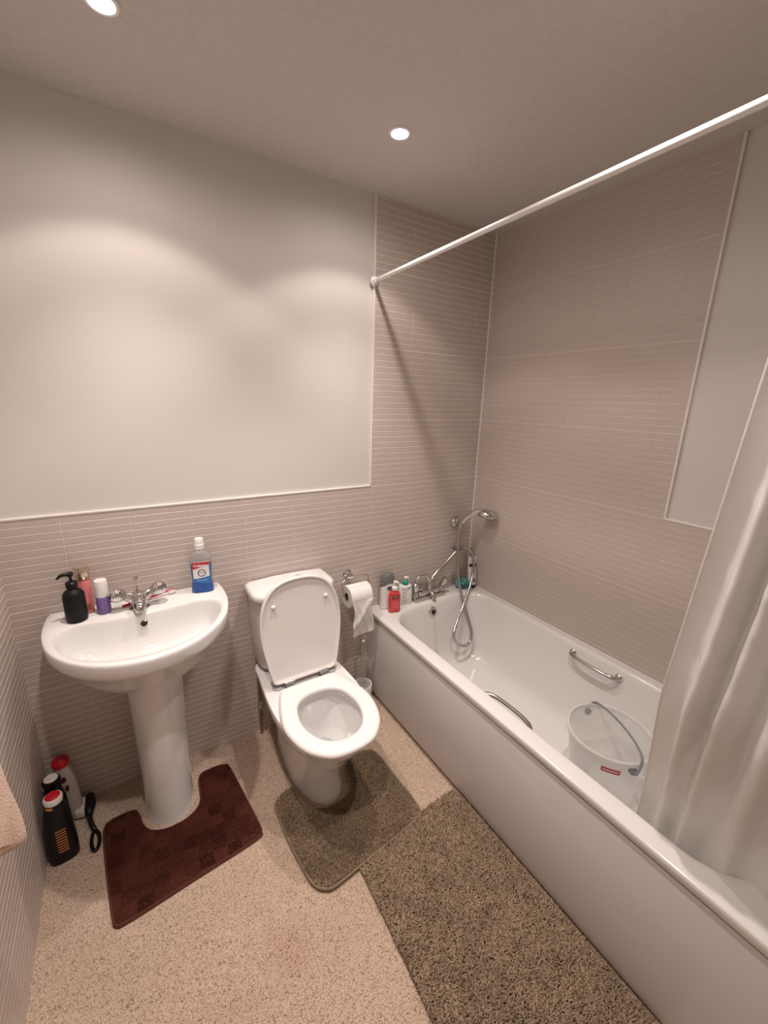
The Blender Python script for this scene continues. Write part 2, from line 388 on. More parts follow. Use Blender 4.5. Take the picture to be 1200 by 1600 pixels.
def tufts(name, poly, z0, n, h, r, material, parent, seed=1, inset=0.0, lean=.6, flow=(0, 0), under=None):
    """pile of a mat: every tuft a small bent three-sided blade"""
    rg = np.random.default_rng(seed); P = np.array(poly); lo = P.min(0); hi = P.max(0)
    area = .5 * abs(np.dot(P[:, 0], np.roll(P[:, 1], 1)) - np.dot(P[:, 1], np.roll(P[:, 0], 1)))
    m = int(n * (hi - lo).prod() / area); x = rg.uniform(lo[0], hi[0], m); y = rg.uniform(lo[1], hi[1], m)
    k = inpoly(poly, x, y); x = x[k]; y = y[k]; N = len(x)
    press = np.where(inpoly(under, x, y), .12, 1.0) if under else np.ones(N)
    hh = h * rg.uniform(.6, 1.15, N) * press; a = rg.uniform(0, 2 * pi, N); ln = lean * rg.uniform(.2, 1, N) * hh
    dx = cos_(a) * ln + flow[0] * hh; dy = sin_(a) * ln + flow[1] * hh; rr = r * rg.uniform(.7, 1.3, N); b = rg.uniform(0, 2 * pi, N)
    V = np.zeros((N, 7, 3))
    for j in range(3):
        an = b + j * 2 * pi / 3
        V[:, j] = np.stack([x + rr * np.cos(an), y + rr * np.sin(an), np.full(N, z0)], 1)
        V[:, 3 + j] = np.stack([x + dx * .4 + rr * .9 * np.cos(an), y + dy * .4 + rr * .9 * np.sin(an), z0 + hh * .65], 1)
    V[:, 6] = np.stack([x + dx, y + dy, z0 + hh], 1)
    V = V.reshape(-1, 3) - np.array(wloc(parent))
    base = np.arange(N)[:, None] * 7
    T = np.array([[0, 1, 4], [0, 4, 3], [1, 2, 5], [1, 5, 4], [2, 0, 3], [2, 3, 5], [3, 4, 6], [4, 5, 6], [5, 3, 6]])
    F = (base[:, None, :] + T[None]).reshape(-1, 3)
    me = bpy.data.meshes.new(name); me.vertices.add(len(V)); me.vertices.foreach_set('co', V.ravel())
    me.loops.add(F.size); me.loops.foreach_set('vertex_index', F.ravel().astype(np.int32))
    me.polygons.add(len(F)); me.polygons.foreach_set('loop_start', np.arange(0, F.size, 3, dtype=np.int32)); me.polygons.foreach_set('loop_total', np.full(len(F), 3, np.int32))
    me.polygons.foreach_set('use_smooth', np.ones(len(F), bool))
    me.update(); me.validate(); me.materials.append(material)
    o = bpy.data.objects.new(name, me); COL.objects.link(o); o.parent = parent; o['kind'] = 'stuff'
    return o
cos_, sin_ = np.cos, np.sin
def slab(poly, z0, z1, r=.003):
    """flat plate of an outline with a rounded top edge"""
    P = [Vector((x, y, 0)) for x, y in poly]; n = len(P)
    A = sum(P[i].x * P[(i + 1) % n].y - P[(i + 1) % n].x * P[i].y for i in range(n))
    sgn = 1 if A > 0 else -1
    N = []
    for i in range(n):
        t = (P[(i + 1) % n] - P[i - 1]).normalized(); N.append(Vector((t.y, -t.x, 0)) * sgn)
    rings = [[(p.x, p.y, z0) for p in P]]
    for k in range(4):
        a = k / 3 * pi / 2
        rings.append([(p.x - q.x * r * (1 - cos(a)), p.y - q.y * r * (1 - cos(a)), z1 - r + r * sin(a)) for p, q in zip(P, N)])
    return loft(rings)

# ------------------------------------------------------------ room
T = .1
struct('floor', *box(-T, XR + T, YF - T, T, -.08, 0), M['carpet'])
struct('ceiling', *box(-T, XR + T, YF - T, T, H, H + .08), M['ceiling'])
wb = struct('wall_back', *box(-T, XR + T, 0.0, T, 0, H), M['paint'])
wl = struct('wall_left', *box(-T, 0, YF - T, 0, 0, H), M['paint'])
wr = struct('wall_right', *box(XR, XR + T, YF - T, 0, 0, H), M['paint'])
struct('wall_front', *box(0, XR, YF - T, YF, 0, H), M['paint'])
struct('wall_bath_end', *box(BX + .01, XR, YF, YE, 0, H), M['paint'])

# ribbed tile sheets: proud of the wall by 8 mm, every rib modelled
TT = .008
def ribs(a0, a1, z0, z1, place, g=1.0):
    """profile (depth, z) swept from a0 to a1; place(a, depth, z)"""
    prof = []; k0 = math.ceil((z0 - ZT) / RIB); k1 = math.floor((z1 - ZT) / RIB)
    prof.append((TT, z0))
    for k in range(k0, k1 + 1):
        zc = ZT + k * RIB
        for dz, d in ((-.0028, 0), (-.0018, .0003), (-.0011, .0009), (.0009, .0009), (.0013, .0004), (.0020, 0)):
            z = zc + dz
            if z0 + .0002 < z < z1 - .0002: prof.append((TT - d * g, z))
    prof.append((TT, z1))
    full = [(0, z0)] + prof + [(0, z1)]
    V = [place(a, d, z) for a in (a0, a1) for d, z in full]; n = len(full)
    F = [(i, i + 1, n + i + 1, n + i) for i in range(n - 1)] + [(n - 1, 0, n, 2 * n - 1)]
    F += [(i, i + 1, 2 * 0 + 0) for i in range(0)]
    # end caps as strips to the wall line
    for s in (0, n):
        for i in range(1, n - 2):
            pass
    return V, F
def tiles(name, parent, sheets, material):
    V, F = join(*sheets)
    return mesh(name, V, F, material, parent, smooth=False, fix=False, kind='structure')
back = lambda a, d, z: (a, -d, z)
tiles('wall_tiling', wb, [ribs(0, XT, 0, ZT, back), ribs(XT, XR, 0, H, back)], M['tile_x'])
tiles('wall_tiling', wl, [ribs(-.008, YF, 0, ZT, lambda a, d, z: (d, a, z))], M['tile_y'])
YP = -.998
tiles('wall_tiling', wr, [ribs(-.008, YP, ZT, H, lambda a, d, z: (XR - d, a, z), .55), ribs(-.008, YE, 0, ZT, lambda a, d, z: (XR - d, a, z), .55)], M['tile_r'])
# white edge trims
struct('trim_1', *rbox(0.008, XT + .004, -.0105, 0, ZT - .002, ZT + .006, .002, 2), M['trim'])
struct('trim_2', *rbox(XT - .004, XT + .004, -.0105, 0, ZT, H, .002, 2), M['trim'])
struct('trim_3', *rbox(XR - .0105, XR, YP - .006, YP + .002, ZT, H, .002, 2), M['trim'])
struct('trim_4', *rbox(XR - .0105, XR, YE, YP + .002, ZT - .002, ZT + .006, .002, 2), M['trim'])
struct('trim_5', *rbox(0, .0105, YF, -.008, ZT - .002, ZT + .006, .002, 2), M['trim'])
# sealant in the corner of the two tiled walls
struct('trim_6', *tube([(XR - .010, -.010, BZ), (XR - .010, -.010, H)], .0045, 8), M['silicone'])

# ------------------------------------------------------------ ceiling downlights
def downlight(x, y, label):
    t = thing('downlight', label, 'ceiling light', (x, y, H), 'recessed ceiling downlights')
    mesh('trim_ring', *lathe(x, y, [(.036, H), (.036, H - .003), (.033, H - .005), (.028, H - .0045), (.025, H - .0015), (.0235, H)], 40, False, False), M['rod'], t)
    mesh('bulb', *lathe(x, y, [(.0232, H - .0008), (.0232, H - .002), (.020, H - .0045), (.010, H - .0065), (.001, H - .007)], 32), M['bulb'], t)
    for nm, wt, ang, bl in (('core', CORE_W, 84, 1.0), ('beam', BEAM_W, 114, .25), ('spill', SPILL_W, 172, .6)):
        L = bpy.data.lights.new(nm, 'SPOT'); L.energy = wt; L.color = LIGHT_COL; L.spot_size = radians(ang); L.spot_blend = bl; L.shadow_soft_size = .022
        lo = bpy.data.objects.new(nm, L); COL.objects.link(lo); lo.parent = t; lo.location = (0, 0, -.03)
    return t
d0 = downlight(1.23, -.391, 'round recessed ceiling downlight, the lit one near the shower rail')
def copy_tree(o, loc, label):
    c = o.copy(); COL.objects.link(c); c.location = loc; c['label'] = label
    for ch in list(o.children):
        k = ch.copy(); COL.objects.link(k); k.parent = c
    return c
copy_tree(d0, (.451, -.391, H), 'recessed ceiling downlight cut by the top edge, above the basin side')
copy_tree(d0, (.451, -1.17, H), 'recessed ceiling downlight over the doorway side, above the left tiled wall')
copy_tree(d0, (1.23, -1.17, H), 'recessed ceiling downlight in front of the shower curtain, beside the bath')

# ------------------------------------------------------------ bath
bath = thing('bath', 'white acrylic bath with plain front panel, against the tiled back and right walls', 'bath', (BX, 0, 0))
NB = 96
def rrect(x0, x1, y0, y1, rt, rb, z, n=NB):
    """rounded rectangle: corner radii at the tap end (rt) and far end (rb), evenly walked from a fixed corner"""
    out = []
    def arc(cx, cy, rx, ry, a0):
        k = n // 4
        return [(cx + rx * cos(a0 + pi / 2 * (j + .5) / k), cy + ry * sin(a0 + pi / 2 * (j + .5) / k), z) for j in range(k)]
    out += arc(x1 - rt, y1 - rt, rt, rt, 0); out += arc(x0 + rt, y1 - rt, rt, rt, pi / 2)
    out += arc(x0 + rb, y0 + rb, rb, rb, pi); out += arc(x1 - rb, y0 + rb, rb, rb, 3 * pi / 2)
    return out
bx0, bx1, by0, by1 = BX, XR - .009, YE + .003, -.010
rings = []
for d, z in ((.004, BZ - .030), (0, BZ - .026), (0, BZ - .006), (.002, BZ - .0015), (.006, BZ)):
    rings.append(rrect(bx0 + d, bx1 - d, by0 + d, by1 - d, .012, .012, z))
ix0, ix1, iy0, iy1 = 1.437, 2.040, -1.615, -.108
for d, z in ((-.012, BZ), (-.004, BZ - .001), (.003, BZ - .005), (.008, BZ - .013), (.012, BZ - .028), (.020, BZ - .07), (.032, BZ - .14), (.046, BZ - .22), (.060, BZ - .29), (.078, BZ - .335), (.105, BZ - .358), (.14, BZ - .366)):
    t = max(0, d) / .14
    rings.append(rrect(ix0 + d * .75, ix1 - d * .75, iy0 + d * 2.1, iy1 - d * 1.15, .135 - .02 * t, .17 - .02 * t, z))
mesh('tub', *loft(rings, False, True), M['acrylic'], bath, ang=60)
pf = [(BX + .028, .004), (BX + .018, .006), (BX + .009, .020), (BX + .0045, .040), (BX + .003, .060), (BX + .003, BZ - .036), (BX + .005, BZ - .033), (BX + .018, BZ - .033), (BX + .018, .05), (BX + .030, .02)]
pv = join(loft([[(x, y, z) for x, z in pf] for y in (by0, -.009)]), rbox(BX + .005, BX + .034, by0, -.009, BZ - .046, BZ - .034, .002))
mesh('front_panel', *pv, M['panel'], bath)
mesh('plinth', *box(BX + .024, BX + .03, by0, -.009, 0, .014), M['greyplastic'], bath)
mesh('sealant_strip', *join(tube([(XR - .010, by1, BZ + .001), (XR - .010, YE + .01, BZ + .001)], .004, 6), tube([(BX + .005, -.010, BZ + .001), (XR - .01, -.010, BZ + .001)], .004, 6)), M['silicone'], bath)
for x, s in ((1.452, 1), (2.024, -1)):   # grab handles inside the two long sides
    zz = .452
    P = [(x, -.765, zz), (x + s * .018, -.768, zz + .002), (x + s * .034, -.80, zz + .004), (x + s * .038, -.87, zz + .005), (x + s * .034, -.94, zz + .004), (x + s * .018, -.973, zz + .002), (x, -.976, zz)]
    g = mesh('grab_handle', *tube(P, [.009, .009, .008, .0075, .008, .009, .009], 12, smooth=6), M['chrome2'], bath, label='satin chrome grab handle on the ' + ('near' if s > 0 else 'wall') + ' side')
    for y in (-.765, -.976):
        mesh('handle_flange', *axis_lathe((x - s * .008, y, zz), (s, 0, 0), [(.016, 0), (.016, .008), (.012, .013), (.008, .015)]), M['chrome'], g)
# overflow with chain
ov = mesh('overflow', *axis_lathe((1.718, -.121, .436), (0, -1, .25), [(.030, -.004), (.031, .004), (.026, .010), (.018, .011), (.016, .006), (.001, .006)], 32), M['chrome'], bath)
mesh('overflow_opening', *axis_lathe((1.720, -.127, .436), (0, -1, .25), [(.012, .002), (.012, .0056), (.001, .0056)], 20), M['dark'], ov)
chain = [(1.716, -.140, .428)] + [(1.716, -.148 - .0028 * i, .428 - .0155 * i) for i in range(1, 17)]
cv = []
for i in range(70):
    t = i / 69 * (len(chain) - 1); k = min(int(t), len(chain) - 2); p = Vector(chain[k]).lerp(Vector(chain[k + 1]), t - k)
    cv.append(xf(lathe(0, 0, [(.0003, -.0014), (.0013, -.0007), (.0015, 0), (.0013, .0007), (.0003, .0014)], 6), Matrix.Translation(p)))
cv.append(tube(chain, .0005, 5))
mesh('plug_chain', *join(*cv), M['chrome2'], bath)
mesh('plug', *lathe(1.716, -.30, [(.022, .128), (.024, .134), (.020, .139), (.005, .141)], 24), M['black'], bath)

# bath mixer on the tap ledge
mx = mesh('bath_mixer', *join(
    rbox(1.628, 1.842, -.088, -.030, BZ + .001, BZ + .020, .008, 4),
    rbox(1.66, 1.81, -.078, -.038, BZ + .018, BZ + .048, .012, 4),
    tube([(1.737, -.058, BZ + .035), (1.737, -.058, BZ + .085)], [.017, .014], 16),
    tube([(1.737, -.06, BZ + .03), (1.737, -.085, BZ + .034), (1.737, -.104, BZ + .022), (1.737, -.110, BZ + .006)], [.016, .015, .013, .012], 16, smooth=5)), M['chrome'], bath)
for x, s in ((1.648, -1), (1.828, 1)):
    mesh('tap_handle', *join(lathe(x, -.055, [(.018, BZ + .018), (.019, BZ + .035), (.016, BZ + .043), (.012, BZ + .050), (.0125, BZ + .058)], 24),
        xf(lathe(0, 0, [(.012, 0), (.017, .006), (.018, .020), (.019, .040), (.0175, .052), (.010, .059), (.001, .061)], 20), Matrix.Translation((x, -.055, BZ + .05)) @ Matrix.Rotation(radians(-12 if s < 0 else 16), 4, 'Y') @ Matrix.Rotation(radians(18), 4, 'X'))), M['chrome'], mx)
arch = [(1.735, -.058, .565), (1.733, -.058, .595), (1.715, -.058, .622), (1.685, -.058, .630), (1.655, -.058, .615), (1.645, -.058, .585), (1.660, -.058, .555), (1.69, -.06, .548)]
mesh('handset_cradle', *tube(arch, .0085, 12, smooth=6), M['chrome'], mx)
mesh('hose_outlet', *tube([(1.737, -.058, .572), (1.752, -.056, .590), (1.770, -.053, .606)], [.011, .0095, .0085], 14), M['chrome'], mx)

# ------------------------------------------------------------ hand shower
sh = thing('hand_shower', 'chrome hand shower with looped steel hose above the tap end of the bath', 'shower', (1.94, -.06, .87))
hs = [(1.766, -.053, .603), (1.800, -.05, .628), (1.864, -.045, .667), (1.925, -.042, .712), (1.950, -.045, .733), (1.987, -.056, .741), (2.022, -.075, .716), (2.036, -.088, .656), (2.026, -.10, .59), (1.976, -.13, .515), (1.913, -.155, .430), (1.845, -.19, .372), (1.800, -.218, .325), (1.812, -.232, .273), (1.863, -.238, .240), (1.913, -.232, .246), (1.936, -.218, .295), (1.938, -.185, .353), (1.927, -.145, .45), (1.909, -.12, .546), (1.903, -.10, .637), (1.906, -.085, .746), (1.921, -.07, .822), (1.936, -.060, .868)]
hp = cr(hs, 26); rad = [.0078 + .0008 * (i % 2) for i in range(len(hp))]
mesh('hose', *tube(hp, rad, 10), M['chrome2'], sh, ang=80)
hd = [(1.935, -.056, .862), (1.940, -.058, .885), (1.950, -.072, .915), (1.966, -.095, .945), (1.984, -.122, .966), (2.004, -.148, .972)]
mesh('handle', *tube(hd, [.010, .013, .014, .0145, .016, .020], 16, smooth=6), M['chrome'], sh)
hmat = Matrix.Translation((2.022, -.172, .965)) @ Matrix.Rotation(radians(-52), 4, 'Z') @ Matrix.Rotation(radians(6), 4, 'Y') @ Matrix.Diagonal((1.42, 1.12, 1.15, 1))
mesh('shower_head', *xf(lathe(0, 0, [(.001, .020), (.015, .019), (.028, .012), (.036, .002), (.038, -.008), (.036, -.014)], 36), hmat), M['chrome'], sh)
mesh('spray_face', *xf(join(lathe(0, 0, [(.033, -.0135), (.032, -.018), (.001, -.0185)], 32), *[lathe(.021 * cos(a * pi / 6) * q, .021 * sin(a * pi / 6) * q, [(.0016, -.018), (.001, -.0205)], 6) for a in range(12) for q in (1, .55)]), hmat), M['greyplastic'], sh)
br = thing('shower_bracket', 'chrome wall bracket holding the hand shower in the tiled corner', 'shower bracket', (1.94, -.008, .885))
mesh('wall_plate', *axis_lathe((1.936, -.0085, .888), (-.1, -1, 0), [(.031, 0), (.031, .006), (.027, .018), (.018, .026), (.012, .028)], 28), M['chrome'], br)
mesh('cradle', *join(tube([(1.936, -.03, .888), (1.937, -.044, .884)], .012, 14), xf(lathe(0, 0, [(.013, -.014), (.0165, -.014), (.0175, .012), (.013, .012)], 24, False, False), Matrix.Translation((1.938, -.058, .884)))), M['chrome2'], br)
hr = thing('hose_ring', 'small dark hose retaining ring fixed to the tiled wall below the shower bracket', 'hose ring', (1.95, -.008, .733))
rp = [(1.946 + .017 * cos(a), -.047 + .017 * sin(a), .7335) for a in [2 * pi * j / 20 for j in range(20)]]
mesh('ring', *tube(rp + rp[:1], .0032, 8, caps=False), M['greyplastic'], hr)
mesh('wall_stud', *axis_lathe((1.946, -.0085, .7335), (0, -1, 0), [(.012, 0), (.012, .004), (.006, .010), (.004, .022)], 16), M['greyplastic'], hr)

# ------------------------------------------------------------ curtain rail and curtain
rl = thing('shower_rail', 'white shower curtain rail running from the back wall over the bath edge', 'curtain rail', (BX, 0, 2.03))
mesh('rail', *tube([(BX, -.012, 2.031), (BX, YE + .004, 2.060)], .0086, 20), M['rod'], rl)
for y, d in ((-.0105, -1), (YE + .0005, 1)):
    mesh('rail_flange', *axis_lathe((BX, y, 2.031 if d < 0 else 2.060), (0, d, 0), [(.020, 0), (.021, .005), (.019, .010), (.013, .013), (.0125, .022), (.009, .024)], 28), M['rod'], rl)
def curtain():
    ny, nz = 200, 80; V = []; F = []
    KN = [(0, -.004), (.020, .012), (.042, .016), (.056, -.030), (.072, -.022), (.092, .020), (.108, -.034), (.135, -.012), (.160, .026), (.182, -.030), (.205, -.034), (.232, .022), (.262, .018), (.285, -.030), (.312, -.020), (.335, .010), (.350, 0)]
    prof = resample(cr([(a, b, 0) for a, b in KN], 12), ny + 1, closed=False)
    for i in range(nz + 1):
        z = 2.036 - i / nz * (2.036 - .36)
        k = min(1, max(0, (.98 - z) / .50)); k = k * k * (3 - 2 * k)
        bxx = 1.376 + .114 * k
        am = (.50 + .25 * min(1, (2.013 - z) / .5)) * (1 - .45 * k)
        ye = -1.404 + .048 * min(1, max(0, (1.75 - z) / .85)) ** 1.1 + .030 * k
        for j in range(ny + 1):
            p = prof[j]; s = p.x / .35
            x = bxx + am * p.y + .004 * sin(3.3 * z + 14 * s)
            y = ye - p.x * (1 - .04 * k) + .005 * sin(2.6 * z + 6 * s) * min(1, s * 4)
            wr = min(1, s * 9) * math.exp(-((s - .25) / .16) ** 2)
            x += .0035 * wr * sin(60 * z + 34 * s) * sin(17 * z + 3)
            V.append((x, max(y, YE + .01), z))
    for i in range(nz):
        for j in range(ny):
            a = i * (ny + 1) + j; F.append((a, a + 1, a + ny + 2, a + ny + 1))
    t = thing('shower_curtain', 'off-white satin shower curtain hanging into the bath at the right edge', 'shower curtain', (BX, -1.5, 2.0))
    c = mesh('curtain_cloth', V, F, M['curtain'], t, ang=180)
    so = c.modifiers.new('thick', 'SOLIDIFY'); so.thickness = .0012
    hv = []; 
    for i in range(0, nz + 1):
        p = Vector(V[i * (ny + 1)]); hv.append(p + Vector((0, 0, 0)))
    mesh('hem_cord', *tube(hv, .0022, 6), M['curtain'], t)
    for k in range(9):
        y = -1.405 - k * .034
        P = [(BX + .0135 * cos(a), y, 2.049 + .0155 * sin(a)) for a in [2 * pi * j / 22 for j in range(23)]]
        mesh('curtain_ring', *tube(P, .0016, 6, caps=False), M['plastic'], t)
curtain()

# ------------------------------------------------------------ wash basin
NR = 96
BC = .379
basin = thing('washbasin', 'white ceramic pedestal washbasin against the half-tiled back wall', 'washbasin', (BC, 0, 0))
def mirror(h): return [(x, y, 0) for x, y in h] + [(-x, y, 0) for x, y in h[-2:0:-1]]
def outline(h, n=NR, k=10):
    P = cr(mirror(h), k, closed=True); return resample(P, n)
def outline_lin(pts, n=NR): return resample(pts, n)
BZT = .800
back_h = [(0, -.010), (.15, -.010), (.262, -.010), (.279, -.022), (.284, -.10), (.279, -.18), (.255, -.275), (.208, -.355), (.145, -.415), (.075, -.450), (0, -.462)]
in_h = [(0, -.158), (.10, -.152), (.18, -.142), (.224, -.150), (.246, -.185), (.243, -.235), (.218, -.300), (.172, -.362), (.115, -.402), (.06, -.422), (0, -.430)]
OUT = outline(back_h); INN = outline(in_h)
def scaled(R, s, c, z, dz=None): return [(BC + c[0] + (p.x - c[0]) * s, c[1] + (p.y - c[1]) * s, z) for p in R]
rings = []
c0 = (0, -.16)
for s, z in ((.25, .596), (.40, .600), (.58, .614), (.73, .650), (.84, .690), (.905, .727), (.962, .742), (.990, .758), (1.0, .780), (1.0, .791), (.994, .7975), (.984, BZT)):
    cc = c0 if s < .97 else (0, -.2)
    R = []
    for p in OUT:
        y = cc[1] + (p.y - cc[1]) * s
        # underside stays against the wall
        if p.y > -.16: y = p.y if s > .6 else cc[1] + (p.y - cc[1]) * (s + .4 * (1 - (s - .25) / .35) * 0 + (0.35 if s < .6 else 0))
        R.append((BC + p.x * s, min(y, -.010), z))
    rings.append(R)
ci = (0, -.285)
for s, z in ((1.012, BZT), (1.0, BZT - .002), (.985, BZT - .008), (.972, BZT - .022), (.952, BZT - .050), (.915, BZT - .080), (.82, BZT - .108), (.60, BZT - .126), (.32, BZT - .135), (.10, BZT - .138)):
    rings.append(scaled(INN, s, (ci[0], ci[1] + .03 * (1 - s)), z))
mesh('basin_bowl', *loft(rings, True, True), M['ceramic'], basin, ang=70)
PC = .387
def ped(z, rx, ryf, ryb, cy=-.175):
    out = []
    for j in range(64):
        a = 2 * pi * j / 64; c, s = cos(a), sin(a)
        out.append((PC + rx * c, cy + (ryb * s if s > 0 else ryf * s), z))
    return out
mesh('pedestal', *loft([ped(0, .088, .122, .13), ped(.008, .087, .121, .13), ped(.06, .083, .115, .13), ped(.2, .084, .112, .13), ped(.4, .086, .114, .13), ped(.54, .089, .118, .13), ped(.60, .093, .122, .13), ped(.636, .100, .128, .13)]), M['ceramic'], basin, ang=60)
oh = mesh('overflow_hole', *axis_lathe((BC - .002, -.1668, .768), (0, -1, .30), [(.0125, -.004), (.0125, .0035), (.010, .0048), (.009, .002)], 24), M['chrome'], basin)
mesh('overflow_opening', *axis_lathe((BC - .002, -.1668, .768), (0, -1, .30), [(.0092, -.003), (.0092, .003), (.001, .003)], 20), M['dark'], oh)
dr = mesh('waste_drain', *lathe(BC - .003, -.262, [(.026, .662), (.026, .6645), (.022, .666), (.018, .6645), (.001, .6645)], 28), M['chrome'], basin)
mesh('drain_plug', *lathe(BC - .003, -.262, [(.0165, .664), (.0165, .667), (.012, .6695), (.001, .670)], 24), M['chrome2'], dr)
tx, ty = .372, -.098
tap = mesh('mixer_tap', *join(
    lathe(tx, ty, [(.030, BZT - .001), (.031, BZT + .004), (.027, BZT + .010), (.026, BZT + .030), (.027, BZT + .044), (.0245, BZT + .055), (.016, BZT + .060), (.001, BZT + .061)], 28, sx=1.1),
    tube([(tx, ty - .003, BZT + .030), (tx, ty - .028, BZT + .036), (tx, ty - .050, BZT + .034), (tx, ty - .066, BZT + .025), (tx, ty - .071, BZT + .013)], [.024, .022, .019, .0165, .0145], 18, smooth=5),
    tube([(tx - .010, ty, BZT + .038), (tx - .030, ty + .002, BZT + .046), (tx - .040, ty + .003, BZT + .052)], [.022, .017, .013], 16, smooth=3),
    tube([(tx + .010, ty, BZT + .038), (tx + .030, ty + .002, BZT + .048), (tx + .040, ty + .003, BZT + .054)], [.022, .017, .013], 16, smooth=3)), M['chrome'], basin)
for s in (-1, 1):
    q = axis_lathe((tx + s * .030, ty + .002, BZT + .047), (s, .02, .38), [(.009, 0), (.012, .008), (.020, .020), (.0255, .034), (.025, .046), (.019, .056), (.009, .0615), (.001, .063)], 26)
    mesh('tap_handle', *q, M['chrome'], tap)
mesh('popup_rod', *join(tube([(tx - .002, ty + .030, BZT + .02), (tx - .002, ty + .030, BZT + .098)], .0026, 8),
    xf(lathe(0, 0, [(.0005, -.009), (.006, -.007), (.009, 0), (.006, .007), (.0005, .009)], 16), Matrix.Translation((tx - .002, ty + .030, BZT + .102))),
    tube([(tx - .002, ty + .030, BZT + .03), (tx - .002, ty + .01, BZT + .03)], .006, 8)), M['chrome'], tap)

# ------------------------------------------------------------ toilet
TC = .925
toilet = thing('toilet', 'white close-coupled toilet with its lid raised, beside the bath', 'toilet', (TC, 0, 0))
def egg(yf, yb, hw, bw, z, n=80, wide=.52, e=2.0):
    """plan outline: elliptical front, squarish back of half width bw"""
    ym = yb + (yf - yb) * wide; out = []
    h = [(0, yb), (bw * .6, yb), (bw * .93, yb - .010), (bw, yb - .035)]
    k = 6
    for i in range(1, k): 
        t = i / k; y = yb - .035 + (ym - yb + .035) * t
        h.append((bw + (hw - bw) * (sin(t * pi / 2) ** 1.1), y))
    for i in range(0, 10):
        a = i / 9 * pi / 2; h.append((hw * cos(a) ** (2 / e) if i < 9 else 0, ym + (yf - ym) * sin(a) ** (2 / e)))
    P = cr(mirror(h), 6, closed=True); R = resample(P, n)
    return [(TC + p.x, p.y, z) for p in R]
rings = [egg(-.526, -.10, .100, .09, 0), egg(-.526, -.10, .100, .09, .008), egg(-.518, -.10, .096, .088, .02), egg(-.516, -.10, .095, .088, .10), egg(-.532, -.10, .101, .088, .18),
         egg(-.556, -.10, .111, .09, .24), egg(-.572, -.10, .118, .09, .262), egg(-.590, -.09, .132, .095, .268), egg(-.612, -.09, .143, .10, .285), egg(-.648, -.08, .160, .11, .315), egg(-.672, -.06, .172, .125, .35), egg(-.690, -.05, .179, .15, .38), egg(-.694, -.05, .180, .16, .395), egg(-.690, -.054, .177, .156, .402)]
def oval(yf, yb, hw, z): 
    R = outline([(0, yb), (hw * .5, yb - .012), (hw * .9, yb - .07), (hw, (yf + yb) / 2), (hw * .86, yf + .075), (hw * .5, yf + .018), (0, yf)], 80)
    return [(TC + p.x, p.y, z) for p in R]
rings += [oval(-.655, -.365, .118, .402), oval(-.652, -.368, .116, .392), oval(-.668, -.355, .130, .375), oval(-.665, -.355, .132, .350), oval(-.650, -.362, .125, .33), oval(-.615, -.372, .105, .27), oval(-.575, -.385, .078, .215), oval(-.55, -.395, .06, .185), oval(-.53, -.41, .045, .16)]
mesh('pan', *loft(rings), M['ceramic'], toilet, ang=60)
wtr = oval(-.562, -.392, .068, .2)
mwater = mat('toilet_water', (.75, .77, .78), .02, trans=.6, ior=1.33)
mesh('bowl_water', wtr, [tuple(range(80))], mwater, toilet)
# seat
SH = [(0, -.302), (.055, -.302), (.100, -.304), (.125, -.316), (.140, -.350), (.162, -.420), (.176, -.495), (.168, -.568), (.145, -.632), (.105, -.680), (.065, -.704), (0, -.712)]
HO = [(0, -.380), (.05, -.388), (.090, -.420), (.108, -.480), (.108, -.540), (.086, -.600), (.05, -.636), (0, -.648)]
so_, si_ = outline(SH, 96), outline(HO, 96)
def sring(R, c, d, z):
    cx, cy = 0, c; out = []
    for p in R:
        v = Vector((p.x, p.y - cy)); l = v.length; v = v * ((l + d) / l); out.append((TC + v.x, cy + v.y, z))
    return out
rg = [sring(si_, -.51, .003, .4035), sring(so_, -.51, -.006, .4035), sring(so_, -.51, -.001, .407), sring(so_, -.51, 0, .414), sring(so_, -.51, -.004, .421), sring(so_, -.51, -.012, .4245), sring(si_, -.51, .018, .4245), sring(si_, -.51, .006, .421), sring(si_, -.51, 0, .414), sring(si_, -.51, .003, .4035)]
mesh('seat', *loft(rg, False, False), M['seat'], toilet, ang=60)
# raised lid leaning on the cistern
LH = [(0, 0), (.08, 0), (.128, .003), (.140, .02), (.158, .10), (.172, .19), (.171, .27), (.152, .345), (.112, .40), (.06, .424), (0, .430)]
lo_ = outline(LH, 96)
LT = radians(8.0)
def lidp(x, v, w): # v up along the lid, w towards the user
    return (TC + x, -.268 + v * sin(LT) - w * cos(LT), .425 + v * cos(LT) - w * sin(LT) * 1)
def lring(d, w):
    out = []
    for p in lo_:
        q = Vector((p.x, p.y - .2)); l = q.length; q = q * ((l + d) / l); out.append(lidp(q.x, .2 + q.y, w))
    return out
rg = [lring(-.02, -.006), lring(-.004, -.004), lring(0, .002), lring(0, .010), lring(-.003, .0145), lring(-.007, .015), lring(-.011, .0125), lring(-.013, .007), lring(-.022, .0055), lring(-.10, .0045), lring(-.15, .0045)]
lid = mesh('lid', *loft(rg), M['lidp'], toilet, ang=50)
for s in (-1, 1):
    p = lidp(s * .112, .325, .006)
    mesh('lid_buffer', *axis_lathe(p, (0, -cos(LT), -sin(LT)), [(.0085, 0), (.0085, .006), (.0065, .0095), (.002, .011)], 16), M['plastic'], lid)
for s in (-1, 1):
    mesh('hinge', *join(tube([(TC + s * .055, -.283, .425), (TC + s * .095, -.283, .425)], .0075, 12), rbox(TC + s * .075 - .012, TC + s * .075 + .012, -.29, -.262, .40, .424, .003)), M['chrome2'], toilet)
mesh('hinge_cover', *lathe(TC - .118, -.262, [(.022, .402), (.022, .408), (.018, .412), (.001, .4125)], 24, sy=1.1), M['hinge'], toilet)
